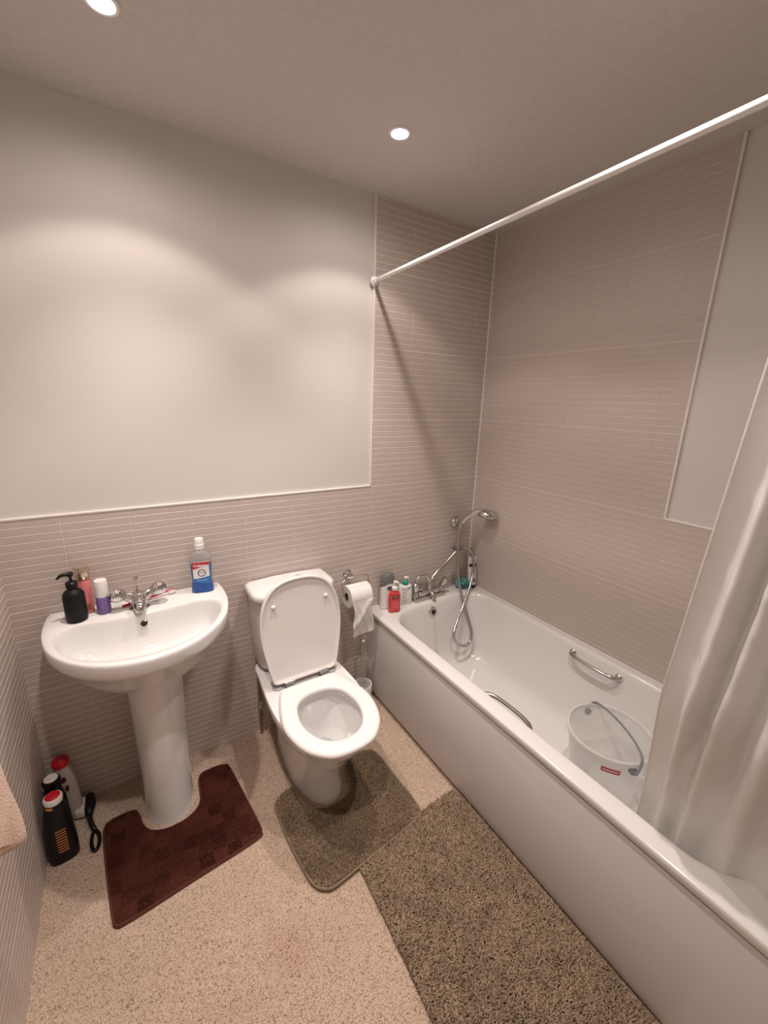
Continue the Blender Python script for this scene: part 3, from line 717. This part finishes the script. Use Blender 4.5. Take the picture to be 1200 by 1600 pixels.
mesh('hinge_cover', *lathe(TC + .118, -.262, [(.022, .402), (.022, .408), (.018, .412), (.001, .4125)], 24, sy=1.1), M['hinge'], toilet)
# cistern: bowed front
def cis(hw, yf, z, bow=.022, r=.045, n=64):
    h = [(0, -.014), (hw * .6, -.014), (hw - .006, -.016), (hw, -.03), (hw, yf + bow + r), (hw - r * .35, yf + bow + r * .28), (hw - r, yf + bow * .75), (hw * .5, yf + bow * .2), (0, yf)]
    return [(TC + .011 + p.x * .955, p.y, z - .006) for p in outline(h, n, 8)]
mesh('cistern', *loft([cis(.130, -.155, .404), cis(.155, -.172, .412), cis(.168, -.180, .44), cis(.172, -.185, .55), cis(.178, -.190, .742)]), M['ceramic'], toilet, ang=60)
cl = mesh('cistern_lid', *loft([cis(.178, -.190, .742), cis(.186, -.197, .745), cis(.189, -.200, .752), cis(.189, -.200, .768), cis(.185, -.196, .777), cis(.170, -.180, .783), cis(.09, -.12, .786)]), M['ceramic'], toilet, ang=60)
mesh('flush_button', *join(lathe(TC + .055, -.085, [(.026, .776), (.026, .783), (.022, .785), (.001, .7855)], 28, sx=1.2), rbox(TC + .052, TC + .054, -.107, -.063, .7845, .787, .0005, 1)), M['chrome'], cl)

sp = thing('supply_pipe', 'copper supply pipe with a small valve on the wall left of the toilet', 'water pipe', (.80, -.02, .0))
mesh('pipe', *tube([(.792, -.030, 0), (.792, -.030, .10), (.792, -.030, .20), (.792, -.030, .30), (.797, -.04, .38), (.800, -.06, .412)], .0075, 12, smooth=4), M['copper'], sp)
mesh('valve', *join(lathe(.792, -.030, [(.009, .135), (.012, .138), (.012, .175), (.009, .178)], 6), axis_lathe((.792, -.030, .157), (0, -1, 0), [(.007, 0), (.007, .018), (.004, .020)], 12)), M['chrome'], sp)

# ------------------------------------------------------------ toilet roll holder and roll
th = thing('toilet_roll_holder', 'chrome wire toilet roll holder on the tiled wall beside the bath', 'toilet roll holder', (1.252, -.008, .72))
mesh('rosette', *axis_lathe((1.252, -.0085, .716), (0, -1, 0), [(.021, 0), (.022, .005), (.019, .010), (.010, .013), (.009, .032), (.013, .037), (.013, .044), (.008, .047), (.001, .048)], 28), M['chrome'], th)
wire = [(1.252, -.047, .718), (1.268, -.049, .711), (1.300, -.052, .712), (1.334, -.056, .710), (1.343, -.060, .698), (1.343, -.072, .66), (1.342, -.078, .640), (1.320, -.079, .634), (1.26, -.079, .632), (1.205, -.079, .630), (1.199, -.078, .638), (1.199, -.068, .675), (1.202, -.060, .692), (1.215, -.055, .702), (1.236, -.050, .708), (1.246, -.048, .716)]
mesh('wire_frame', *tube(wire, .0026, 10, smooth=5), M['chrome2'], th)
RX0, RX1, RY, RZ, RR = 1.215, 1.330, -.079, .627, .0545
roll = thing('toilet_roll', 'white toilet roll hanging on the chrome wire holder, loose end hanging down', 'toilet roll', (1.27, RY, RZ))
def rollf():
    prof = [(.020, 0), (.020, RX1 - RX0), (RR - .001, RX1 - RX0), (RR, RX1 - RX0 - .002), (RR, .002), (RR - .001, 0), (.020, 0)]
    return axis_lathe((RX0, RY, RZ), (1, 0, 0), prof, 48, False, False)
mesh('paper_roll', *rollf(), M['paper'], roll, ang=40)
mesh('cardboard_core', *axis_lathe((RX0 - .0005, RY, RZ), (1, 0, 0), [(.0198, 0), (.0198, RX1 - RX0 + .001), (.0185, RX1 - RX0 + .001), (.0185, 0), (.0198, 0)], 32, False, False), M['card'], roll)
def sheet():
    V = []; F = []; nu, nv = 24, 60; rnd = random.Random(4)
    for i in range(nv + 1):
        t = i / nv
        for j in range(nu + 1):
            s = j / nu; L = t * .29
            if L < .085:
                a = pi / 2 - .2 - L / (RR + .001) ; y = RY - (RR + .0015) * cos(a); z = RZ + (RR + .0015) * sin(a); x = RX0 + .001 + s * (RX1 - RX0 - .002)
            else:
                q = (L - .085) / .205
                a0 = pi / 2 - .2 - .085 / (RR + .001)
                y = RY - (RR + .0015) * cos(a0) - .004 * sin(q * 5) + .010 * q ; z = RZ + (RR + .0015) * sin(a0) - (L - .085) * .93
                wd = (RX1 - RX0) * (1 - .18 * sin(min(1, q * 1.6) * pi) + .10 * max(0, q - .6))
                x = RX0 + (RX1 - RX0) * .5 + (s - .5) * wd + .016 * q
                y += .0035 * sin(s * 6 + q * 5) * min(1, q * 2) + .0015 * sin(s * 17 - q * 9) * min(1, q * 3) - .006 * max(0, 1 - abs(s * .8 + q - .75) * 6)
                z += .010 * (s - .5) * q
            V.append((x, min(y, RY - .02), z))
    for i in range(nv):
        for j in range(nu):
            a = i * (nu + 1) + j; F.append((a, a + 1, a + nu + 2, a + nu + 1))
    o = mesh('loose_sheet', V, F, M['paper'], roll, ang=60)
    m = o.modifiers.new('thick', 'SOLIDIFY'); m.thickness = .0008; m.offset = 1
sheet()

# ------------------------------------------------------------ toilet brush in its pot
px, py = 1.300, -.100
pot = thing('brush_pot', 'white round toilet brush pot on the floor between toilet and bath', 'brush pot', (px, py, 0))
mesh('pot', *lathe(px, py, [(.040, .001), (.044, .004), (.047, .05), (.049, .118), (.047, .124), (.043, .124), (.042, .118), (.038, .012), (.001, .010)], 36), M['plastic'], pot)
bs = thing('toilet_brush', 'toilet brush with a slim clear handle standing in the white pot', 'toilet brush', (px, py, .02))
mesh('bristles', *lathe(px, py, [(.010, .016), (.030, .022), (.034, .05), (.030, .085), (.012, .095)], 24), M['bristle'], bs)
mesh('splash_guard', *lathe(px, py, [(.036, .106), (.037, .112), (.025, .121), (.006, .126), (.005, .13)], 28), M['clear'], bs)
mesh('handle', *lathe(px, py, [(.004, .09), (.004, .145), (.0085, .150), (.0085, .158), (.004, .163), (.0042, .30), (.0075, .315), (.0075, .355), (.0045, .362), (.0045, .366)], 16), M['clear'], bs)
mesh('handle_knob', *xf(lathe(0, 0, [(.0005, -.008), (.006, -.005), (.008, 0), (.006, .005), (.0005, .008)], 14), Matrix.Translation((px, py, .372))), M['plastic'], bs)

# ------------------------------------------------------------ things on the basin
def pump(cx, cy, z, material, parent, s=1.0, ang=0.0, dirs=(-1, 0), neck=.012, collar=None, length=.035):
    """pump top: collar, stem, nozzle head"""
    d = Vector((dirs[0], dirs[1], 0)).normalized()
    c = mesh('pump_collar', *lathe(cx, cy, [(neck, z), (neck * 1.25, z + .002 * s), (neck * 1.25, z + .016 * s), (neck * .9, z + .020 * s), (neck * .5, z + .022 * s)], 24), collar or material, parent)
    mesh('pump_head', *join(lathe(cx, cy, [(.004 * s, z + .020 * s), (.004 * s, z + .036 * s), (.0085 * s, z + .038 * s), (.009 * s, z + .047 * s), (.006 * s, z + .051 * s), (.001, z + .0515 * s)], 18),
        tube([Vector((cx, cy, z + .045 * s)), Vector((cx, cy, z + .045 * s)) + d * length * .6 * s + Vector((0, 0, .001)), Vector((cx, cy, z + .040 * s)) + d * length * s - Vector((0, 0, .003))], [.0075 * s, .0055 * s, .003 * s], 12, smooth=3)), material, parent)
Z0 = BZT + .0005
t = thing('soap_dispenser', 'black matt pump soap dispenser on the left end of the basin', 'soap dispenser', (.190, -.098, Z0))
mesh('bottle_body', *lathe(.190, -.098, [(.026, Z0), (.030, Z0 + .003), (.031, Z0 + .010), (.031, Z0 + .088), (.029, Z0 + .098), (.022, Z0 + .108), (.0145, Z0 + .114), (.013, Z0 + .120)], 36), M['blackmat'], t)
pump(.190, -.098, Z0 + .119, M['black'], t, 1.05, dirs=(-.95, -.3), neck=.0135)
t = thing('body_mist', 'pink spray bottle with a clear golden cap behind the black dispenser', 'bottle', (.217, -.048, Z0))
bm_ = mesh('bottle_body', *lathe(.217, -.048, [(.018, Z0), (.021, Z0 + .002), (.0215, Z0 + .006), (.0205, Z0 + .118), (.018, Z0 + .124), (.012, Z0 + .126)], 36), M['pinkglass'], t)
f = cylfront(.217, -.048, .0214, -pi / 2 + .25)
lb = mesh('label', *patch(f, -.010, .010, Z0 + .012, Z0 + .040, 8, 2), M['orange'], bm_, label='small square printed label')
mesh('label_print', *join(*[patch(e2(f, .0003), -.007, .007, Z0 + .016 + k * .005, Z0 + .018 + k * .005, 6, 1) for k in range(4)]), M['darkred'], bm_)
mesh('cap', *lathe(.217, -.048, [(.0205, Z0 + .126), (.0215, Z0 + .128), (.0225, Z0 + .168), (.021, Z0 + .172), (.001, Z0 + .1725)], 36), M['gold'], t)
t = thing('purple_bottle', 'small purple bottle with a white cap left of the basin tap', 'bottle', (.266, -.080, Z0))
mesh('bottle_body', *lathe(.266, -.080, [(.018, Z0), (.021, Z0 + .002), (.0215, Z0 + .008), (.0205, Z0 + .060), (.019, Z0 + .062)], 32), M['purple'], t)
mesh('cap', *lathe(.266, -.080, [(.0195, Z0 + .062), (.0205, Z0 + .064), (.0195, Z0 + .118), (.0185, Z0 + .121), (.001, Z0 + .1215)], 32), M['plastic'], t)

# mouthwash
mxc, myc = .590, -.060
t = thing('mouthwash_bottle', 'mouthwash bottle with blue liquid and white cap on the right of the basin', 'mouthwash bottle', (mxc, myc, Z0))
bp = [(Z0, .036, .022, 3), (Z0 + .003, .040, .025, 3), (Z0 + .02, .040, .025, 3), (Z0 + .05, .035, .023, 3), (Z0 + .09, .037, .024, 3), (Z0 + .125, .040, .025, 3)]
tp = [(Z0 + .125, .040, .025, 3), (Z0 + .14, .0395, .025, 3), (Z0 + .155, .033, .023, 2.6), (Z0 + .168, .020, .018, 2.2), (Z0 + .174, .0135, .0135, 2)]
A = radians(-12)
bb = mesh('bottle_body', *bottle(mxc, myc, bp[:-1] + [(Z0 + .112, .0387, .0245, 3)], ang=A), M['blue'], t)
mesh('bottle_shoulder', *bottle(mxc, myc, [(Z0 + .112, .0387, .0245, 3)] + tp, ang=A), M['mwclear'], t)
mesh('cap', *lathe(mxc, myc, [(.0150, Z0 + .172), (.0175, Z0 + .174), (.0175, Z0 + .192), (.0155, Z0 + .194), (.0150, Z0 + .214), (.0135, Z0 + .216), (.001, Z0 + .2165)], 32), M['plastic'], t)
def hxz(z):
    q = [(p[0], p[1]) for p in bp]; return float(np.interp(z, [a for a, _ in q], [b for _, b in q]))
def hyz(z):
    return float(np.interp(z, [p[0] for p in bp], [p[2] for p in bp]))
f = front(mxc, myc, hxz, hyz, 3, A)
mesh('label', *patch(f, -.029, .029, Z0 + .040, Z0 + .128, 14, 8, bl=.006, br=-.004), M['white'], bb)
g1 = e2(f, .0004); g2 = e2(f, .0008)
mesh('label_band', *patch(g1, -.029, .029, Z0 + .103, Z0 + .126, 14, 3, bl=-.006, br=.012), M['red'], bb)
mesh('label_lower_band', *patch(g1, -.029, .029, Z0 + .040, Z0 + .062, 14, 3, tl=-.004, tr=.004, bl=.006, br=-.004), M['blue2'], bb)
mesh('lettering', *text_on(g2, 'Colgate', .0150, -.003, Z0 + .1135, .0004, .02), M['white'], bb)
mesh('label_ring', *join(disc(g1, .002, Z0 + .082, .0145, .0145, 28, .8)), M['navy'], bb)
mesh('small_lettering', *join(text_on(g1, 'TOTAL', .0068, .001, Z0 + .083, .0001)), M['blue2'], bb)
mesh('lower_lettering', *join(text_on(g2, 'MOUTHWASH', .0055, .002, Z0 + .052)), M['white'], bb)

# toothbrush lying behind the tap
t = thing('toothbrush', 'red and white toothbrush lying behind the basin tap', 'toothbrush', (.40, -.055, Z0))
a, b = Vector((.318, -.075, Z0 + .005)), Vector((.492, -.032, Z0 + .0145))
ln = lambda s, dz=0: a.lerp(b, s) + Vector((0, 0, dz))
mesh('handle', *tube([ln(0), ln(.2), ln(.5, .001), ln(.75, .0005)], [.004, .0052, .0055, .004], 12, smooth=4), M['red'], t)
mesh('brush_neck', *tube([ln(.75, .0005), ln(.88, .0005), ln(1)], [.004, .003, .004], 10, smooth=4, flat=.7), M['red'], t)
mesh('grip', *tube([ln(.30, .0022), ln(.42, .0028), ln(.6, .0026)], [.0028, .0040, .0028], 10, smooth=4), M['white'], t)
q = ln(.94, .002); mesh('bristles', *xf(rbox(-.012, .012, -.0045, .0045, -.0125, 0, .001), Matrix.Translation(q + Vector((0, -.002, -.001))) @ Matrix.Rotation(radians(14), 4, 'Z') @ Matrix.Rotation(radians(-18), 4, 'X')), M['white'], t)

# ------------------------------------------------------------ things on the bath ledge
Z1 = BZ + .0008
sx, sy = 1.468, -.047
t = thing('shampoo_bottle', 'tall white shampoo bottle with a slanted grey cap on the bath corner', 'shampoo bottle', (sx, sy, Z1))
A = radians(-14)
sb = mesh('bottle_body', *bottle(sx, sy, [(Z1, .034, .020), (Z1 + .003, .038, .023), (Z1 + .06, .0385, .024), (Z1 + .12, .038, .023), (Z1 + .145, .037, .022)], 2.6, ang=A), M['plastic'], t)
def slantcap():
    V = []; ca, sa = cos(A), sin(A); rings = []
    for t_, hx, hy in ((0, .0385, .023), (.25, .039, .0235), (.6, .035, .021), (.85, .027, .017), (1, .014, .010)):
        R = []
        for x, y in superel(hx, hy, 2.4, 48):
            z = Z1 + .147 - .035 * max(0, -x) / .04 * (1 - t_) + t_ * (.048 + .10 * 0) + .010 * t_ * (x / .04)
            if t_ == 0: z = Z1 + .142 - .022 * (x / .04 < 0) * (-x / .04) 
            R.append((sx + x * ca - y * sa, sy + x * sa + y * ca, z))
        rings.append(R)
    return loft(rings)
mesh('cap', *slantcap(), M['greyplastic'], t)
f = front(sx, sy, .0385, .024, 2.6, A)
mesh('label', *disc(f, .006, Z1 + .118, .016, .010), M['navy'], sb)
mesh('lettering', *text_on(e2(f, .0005), 'Dove', .0105, .006, Z1 + .118), M['white'], sb)
mesh('label_panel', *patch(f, .004, .028, Z1 + .03, Z1 + .075, 8, 3), M['darkred'], sb)

rx, ry = 1.479, -.100
t = thing('red_hand_wash', 'red pump hand wash bottle in front of the white shampoo bottle', 'hand wash bottle', (rx, ry, Z1))
rb = mesh('bottle_body', *bottle(rx, ry, [(Z1, .028, .016), (Z1 + .003, .031, .019), (Z1 + .05, .031, .019), (Z1 + .095, .030, .018), (Z1 + .108, .024, .016), (Z1 + .114, .013, .012, 2), (Z1 + .122, .012, .012, 2)], 3, ang=radians(-14)), M['redliq'], t)
pump(rx, ry, Z1 + .120, M['plastic'], t, .95, dirs=(.6, -.8), neck=.0125, length=.024)
f = front(rx, ry, .031, .019, 3, radians(-14))
mesh('label', *patch(f, -.018, .018, Z1 + .078, Z1 + .094, 8, 2), M['darkred'], rb)
mesh('lettering', *text_on(e2(f, .0005), 'CAREX', .0085, 0, Z1 + .086), M['white'], rb)
mesh('label_panel', *join(patch(f, -.016, .016, Z1 + .022, Z1 + .066, 8, 3)), mat('pale_red_panel', (.68, .13, .12), .3), rb)

cx, cy = 1.578, -.052
t = thing('cleanser_bottle', 'white cleanser pump bottle with a green collar beside the bath taps', 'cleanser bottle', (cx, cy, Z1))
cb = mesh('bottle_body', *bottle(cx, cy, [(Z1, .035, .020), (Z1 + .003, .038, .022), (Z1 + .06, .038, .022), (Z1 + .096, .037, .021), (Z1 + .106, .031, .018), (Z1 + .110, .014, .013, 2)], 4, ang=radians(-10)), M['plastic'], t)
pump(cx, cy, Z1 + .110, M['plastic'], t, .85, dirs=(.7, -.7), neck=.0145, collar=M['green'], length=.022)
f = front(cx, cy, .038, .022, 4, radians(-10)); g1 = e2(f, .0004)
mesh('lettering', *text_on(f, 'CeraVe', .0155, -.004, Z1 + .090, .0002), M['grey'], cb)
mesh('small_print', *join(*[patch(f, -.022, -.022 + l, Z1 + z, Z1 + z + .003, 4, 1) for l, z in ((.028, .072), (.020, .062), (.024, .050), (.016, .040), (.026, .024), (.018, .014))]), M['grey'], cb)
V = [f(.012, Z1 + .098), f(.033, Z1 + .098), f(.033, Z1 + .045)]
mesh('label_wedge', V, [(0, 1, 2)], M['teal'], cb)

# bath puff
ux, uy, uz = 1.985, -.058, Z1 + .030
t = thing('bath_puff', 'teal net bath puff on the bath ledge in the tiled corner', 'bath puff', (ux, uy, Z1))
def puff():
    bm = bmesh.new(); bmesh.ops.create_icosphere(bm, subdivisions=5, radius=1)
    for v in bm.verts:
        n = v.co.normalized(); a = math.atan2(n.y, n.x); k = 1 + .10 * sin(9 * a + 7 * n.z) * (1 - n.z * n.z) + .07 * sin(17 * n.x + 3) * sin(19 * n.y) + .05 * sin(31 * n.z + 6 * a)
        v.co = Vector((ux + n.x * .040 * k, uy + n.y * .036 * k, uz + n.z * .0275 * min(k, 1.08)))
    V = [tuple(v.co) for v in bm.verts]; bm.verts.index_update(); F = [tuple(v.index for v in g.verts) for g in bm.faces]; bm.free(); return V, F
mesh('net', *puff(), M['teal_mesh'], t, ang=180)
mesh('cord', *tube([(ux + .02, uy - .028, Z1 + .03), (ux + .035, uy - .04, Z1 + .02), (ux + .03, uy - .045, Z1 + .002), (ux + .01, uy - .042, Z1 + .002)], .0012, 6, smooth=4), M['teal'], t)

# tube standing on its cap, leaning in the corner
t = thing('cream_tube', 'white tube with a dark red band standing cap down in the tiled corner', 'tube', (2.040, -.078, Z1))
def tubef():
    rings = []
    for z, hx, hy in ((.018, .021, .016), (.03, .023, .0165), (.08, .0245, .013), (.13, .0255, .008), (.17, .026, .0035), (.188, .026, .0015)):
        rings.append([(x, y, z) for x, y in superel(hx, hy, 2.6, 40)])
    return loft(rings)
MT = Matrix.Translation((2.040, -.086, Z1)) @ Matrix.Rotation(radians(-20), 4, 'Z') @ Matrix.Rotation(radians(-7), 4, 'X')
tb = mesh('tube_body', *xf(tubef(), MT), M['plastic'], t)
mesh('cap', *xf(bottle(0, 0, [(.0022, .018, .015, 2.6), (.004, .020, .016, 2.6), (.018, .021, .0165, 2.6)]), MT), M['black'], t)
def ft(u, z):
    hy = np.interp(z, [.018, .03, .08, .13, .17, .188], [.016, .0165, .013, .008, .0035, .0015]); hx = .0245
    return tuple(MT @ Vector((u, -(hy * (1 - min(.99, abs(u) / hx) ** 2.6) ** (1 / 2.6)) - .0006, z)))
mesh('label_band', *patch(ft, -.022, .022, .125, .145, 10, 3), M['darkred'], tb)
mesh('label_print', *join(*[patch(ft, -.018, .018 - k * .003, z, z + .003, 8, 1) for k, z in enumerate((.155, .112, .098, .088, .078))]), M['grey'], tb)
mesh('label_mark', *patch(ft, .004, .013, .035, .055, 4, 2), M['black'], tb)

# ------------------------------------------------------------ bucket in the bath
kx, ky, kz = 1.792, -1.085, BZ - .3655
t = thing('bucket', 'translucent plastic bucket with a grey handle standing in the bath', 'bucket', (kx, ky, kz))
hgt = .258
bk = mesh('bucket_body', *lathe(kx, ky, [(.001, kz + .003), (.098, kz + .003), (.105, kz + .001), (.108, kz + .006), (.118, kz + .08), (.131, kz + .18), (.1395, kz + hgt - .004), (.1375, kz + hgt - .004), (.129, kz + .18), (.116, kz + .08), (.106, kz + .009), (.001, kz + .006)], 64, False, False), M['bucket'], t)
mesh('bucket_rim', *lathe(kx, ky, [(.1380, kz + hgt - .016), (.1470, kz + hgt - .018), (.1490, kz + hgt - .012), (.1490, kz + hgt - .003), (.1455, kz + hgt + .001), (.1395, kz + hgt), (.1375, kz + hgt - .006), (.1380, kz + hgt - .016)], 64, False, False), M['bucketrim'], t)
for a in (radians(62), radians(242)):
    mesh('handle_lug', *axis_lathe((kx + .136 * cos(a), ky + .136 * sin(a), kz + hgt - .036), (cos(a), sin(a), 0), [(.014, 0), (.014, .010), (.008, .016), (.001, .017)], 18), M['handle_grey'], t)
a0 = radians(62); hp = []
for i in range(31):   # bail resting on the rim on the wall side
    q = i / 30 * pi; u = .156 * cos(q); v = .055 * sin(q)
    hp.append((kx + u * cos(a0) + v * sin(a0), ky + u * sin(a0) - v * cos(a0), kz + hgt - .036 + .046 * min(1, sin(q) * 2.2)))
mesh('bail_handle', *tube(hp, .0042, 8, flat=1.5), M['handle_grey'], t)
f = cylfront(kx, ky, lambda z: .1395 - (kz + hgt - z) * .10 + .0006, radians(214))
st = mesh('sticker', *patch(f, -.030, .030, kz + hgt - .066, kz + hgt - .046, 12, 2), M['red_label2'], bk, label='small red printed sticker')
mesh('sticker_print', *patch(e2(f, .0003), -.024, .024, kz + hgt - .058, kz + hgt - .054, 10, 1), M['white'], bk)

# ------------------------------------------------------------ mats
def smoothpoly(P, n=6, rs=160): 
    q = cr([(x, y, 0) for x, y in P], n, closed=True); return [(p.x, p.y) for p in resample(q, rs)]
brown = smoothpoly([(.165, -.20), (.170, -.315), (.190, -.52), (.200, -.557), (.235, -.564), (.42, -.544), (.630, -.520), (.656, -.497), (.655, -.44), (.622, -.17), (.605, -.133), (.565, -.122), (.515, -.125), (.494, -.145), (.488, -.20), (.483, -.250), (.462, -.286), (.425, -.306), (.387, -.310), (.348, -.305), (.310, -.282), (.291, -.245), (.284, -.205), (.270, -.172), (.235, -.165), (.185, -.172)])
t = thing('pedestal_mat', 'dark brown velvet pedestal mat around the washbasin foot', 'bath mat', (.41, -.34, 0))
mesh('mat_base', *slab(brown, .0006, .007, .003), M['seam2'], t)
bi = [(x, y) for x, y in brown]
cxm = (.41, -.38)
def inset(P, d):
    n = len(P); A = sum(P[i][0] * P[(i + 1) % n][1] - P[(i + 1) % n][0] * P[i][1] for i in range(n)); s = 1 if A > 0 else -1; out = []
    for i in range(n):
        tx_, ty_ = P[(i + 1) % n][0] - P[i - 1][0], P[(i + 1) % n][1] - P[i - 1][1]; l = math.hypot(tx_, ty_) or 1
        out.append((P[i][0] - ty_ / l * d * s, P[i][1] + tx_ / l * d * s))
    return out
tufts('mat_pile', inset(brown, .005), .0062, 60000, .0055, .0009, M['velvet'], t, 3, lean=.5)
rim = inset(brown, .004)
mesh('mat_piping', *tube([(x, y, .0095) for x, y in rim + rim[:1]], .0022, 6, caps=False), M['seam2'], t)

tp_ = smoothpoly([(.720, -.46), (.727, -.422), (.765, -.396), (.805, -.390), (.816, -.402), (.821, -.46), (.840, -.508), (.878, -.536), (.925, -.544), (.972, -.536), (1.012, -.506), (1.032, -.44), (1.055, -.392), (1.11, -.378), (1.165, -.385), (1.195, -.425), (1.203, -.60), (1.205, -.728), (1.180, -.756), (1.12, -.768), (.966, -.786), (.815, -.804), (.775, -.797), (.745, -.765), (.732, -.70), (.722, -.58)])
t = thing('pedestal_mat', 'taupe shaggy pedestal mat around the toilet foot', 'bath mat', (.96, -.6, 0))
mesh('mat_base', *slab(tp_, .0075, .0135, .003), M['seam'], t)
tufts('mat_pile', inset(tp_, .006), .0128, 22000, .012, .0019, M['shag2'], t, 5, lean=.8)
rim = inset(tp_, .003)
mesh('mat_binding', *tube([(x, y, .0150) for x, y in rim + rim[:1]], .0034, 6, caps=False), M['seam'], t)

lm = smoothpoly([(.900, -.80), (.905, -.765), (.935, -.757), (1.15, -.742), (1.35, -.732), (1.372, -.737), (1.376, -.77), (1.376, -1.1), (1.375, -1.48), (1.366, -1.512), (1.33, -1.518), (1.1, -1.52), (.90, -1.522), (.872, -1.515), (.868, -1.48), (.884, -1.21), (.894, -1.0)], 6, 120)
t = thing('bath_mat', 'large taupe shaggy bath mat lying along the bath panel', 'bath mat', (1.12, -1.14, 0))
mesh('mat_base', *slab(lm, .0006, .0055, .002), mat('bath_mat_backing', (.13, .095, .06), .95), t)
tufts('mat_pile', inset(lm, .001), .0050, 40000, .015, .0024, M['shag'], t, 8, lean=.8, under=tp_)

# ------------------------------------------------------------ corner bottles and scrubbing brush
def cleaner(name, label, cx, cy, ang, bodymat, capmat, captop, h=.27, s=1.0):
    if 'white cleaning' in label: s = .95
    t = thing(name, label, 'cleaning bottle', (cx, cy, 0))
    b = mesh('bottle_body', *bottle(cx, cy, [(.0008, .036 * s, .023 * s), (.004, .041 * s, .027 * s), (.06, .042 * s, .028 * s), (.13, .039 * s, .027 * s), (.18, .037 * s, .025 * s), (.215, .029 * s, .022 * s), (.234, .021, .019, 2), (.240, .019, .018, 2)], 2.6, ang=ang), bodymat, t)
    mesh('cap_collar', *lathe(cx, cy, [(.021, .236), (.025, .239), (.027, .254), (.024, .260)], 28, sy=.95), capmat, t)
    mesh('cap', *lathe(cx, cy, [(.020, .256), (.0205, .263), (.017, .2665), (.001, .267)], 28, sy=.95), captop, t)
    return t, b
A = radians(8)
t, b = cleaner('cleaning_bottle', 'black cleaning bottle with a red cap and orange striped label, nearest in the left corner', .058, -.232, A, M['black'], M['plastic'], M['red'])
def side(cx, cy, hx, hy, e, ang, eps=.0005):  # +x side surface
    def f(u, z):
        tt = min(.999, abs(u) / hy); x = hx * (1 - tt ** e) ** (1 / e) + eps; ca, sa = cos(ang), sin(ang)
        return (cx + x * ca - u * sa, cy + x * sa + u * ca, z)
    return f
f = front(.056, -.232, .0265, .0405, 2.6, A)
mesh('amber_label', *patch(f, -.018, .010, .205, .226, 8, 2), M['amber'], b) if False else None
fo = front(.058, -.232, .0385, lambda z: float(np.interp(z, [.06, .13, .18], [.028, .027, .025])), 2.6, A, .0008)
mesh('label_stripes', *join(*[patch(fo, -.012, .016, .050 + k * .0105, .0545 + k * .0105, 6, 1, bl=.002, tl=.002) for k in range(9)]), M['orange'], b)
fc = cylfront(.056, -.232, .0225, radians(-110))
mesh('collar_label', *patch(cylfront(.058, -.232, .0262, radians(-110)), -.014, .008, .228, .238, 8, 2), M['amber'], b)
cleaner('cleaning_bottle', 'black cleaning bottle with a white cap behind the red-capped black one', .046, -.150, radians(0), M['black'], M['black'], M['plastic'], s=.84)
t, b = cleaner('cleaning_bottle', 'white cleaning bottle with a dark red cap, furthest into the left corner', .064, -.070, radians(6), mat('off_white_bottle', (.50, .46, .43), .35), M['red'], mat('deep_red', (.35, .01, .03), .4))
f = front(.064, -.070, .0360, .0250, 2.6, radians(6), .0012)
mesh('label', *join(disc(f, .0, .19, .009, .012), disc(f, .006, .15, .006, .014), disc(f, -.004, .12, .005, .008)), M['darkred'], b)

t = thing('scrubbing_brush', 'black scrubbing brush with white bristles and a looped handle on the carpet', 'scrubbing brush', (.125, -.12, 0))
hb = [(.112, -.040, .028), (.118, -.075, .030), (.124, -.105, .028)]
mesh('brush_head', *tube([(.120, -.030, .026), (.124, -.045, .030), (.126, -.075, .031), (.124, -.105, .030), (.124, -.125, .026)], [.009, .016, .018, .016, .010], 16, smooth=5), M['black'], t)
mesh('bristles', *xf(rbox(-.016, .016, -.036, .036, -.014, .014, .005), Matrix.Translation((.100, -.074, .024)) @ Matrix.Rotation(radians(-12), 4, 'Z')), M['bristle'], t)
mesh('handle', *tube([(.124, -.120, .026), (.128, -.150, .024), (.136, -.175, .016), (.140, -.185, .010)], [.010, .0075, .0075, .007], 12, smooth=5), M['black'], t)
lp = [(.140, -.183, .010), (.152, -.205, .009), (.156, -.235, .009), (.152, -.262, .009), (.144, -.270, .009), (.136, -.258, .009), (.132, -.230, .009), (.134, -.203, .009), (.140, -.183, .010)]
mesh('handle_loop', *tube(lp, .0058, 10, caps=False, smooth=5), M['black'], t)

# ------------------------------------------------------------ towel on a rail at the left wall
t = thing('towel_rail', 'chrome towel rail on the left tiled wall at the picture edge', 'towel rail', (0, -1.1, .76))
for z in (.752, 1.10):
    mesh('rail_bar', *tube([(.088, -.905, z), (.088, -1.5, z)], .008, 14), M['chrome'], t)
    for y in (-.925, -1.48):
        mesh('rail_bracket', *tube([(.0085, y, z), (.088, y, z)], .007, 12), M['chrome'], t)
def towel():
    P = cr([(-.840, 1.108, 0), (-.832, .95, 0), (-.822, .85, 0), (-.803, .78, 0), (-.790, .725, 0), (-.789, .69, 0), (-.803, .676, 0), (-.835, .70, 0), (-.888, .748, 0), (-.98, .83, 0), (-1.10, .93, 0), (-1.20, 1.02, 0), (-1.24, 1.108, 0)], 6)
    n = len(P); c = Vector((-.97, 1.0, 0)); rings = []
    for d, x in ((.012, .078), (.003, .083), (0, .092), (0, .112), (.003, .121), (.012, .126), (.03, .128)):
        R = []
        for i, p in enumerate(P):
            v = c - p; l = v.length; q = p + v * (d / l)
            R.append((x + .005 * sin(q.x * 45 + q.y * 9), q.x, q.y))
        rings.append(R)
    return loft(rings)
t = thing('towel', 'peach terry towel hanging on the rail at the left picture edge', 'towel', (.128, -1.1, 1.1))
mesh('towel_cloth', *towel(), M['towel'], t, ang=180)
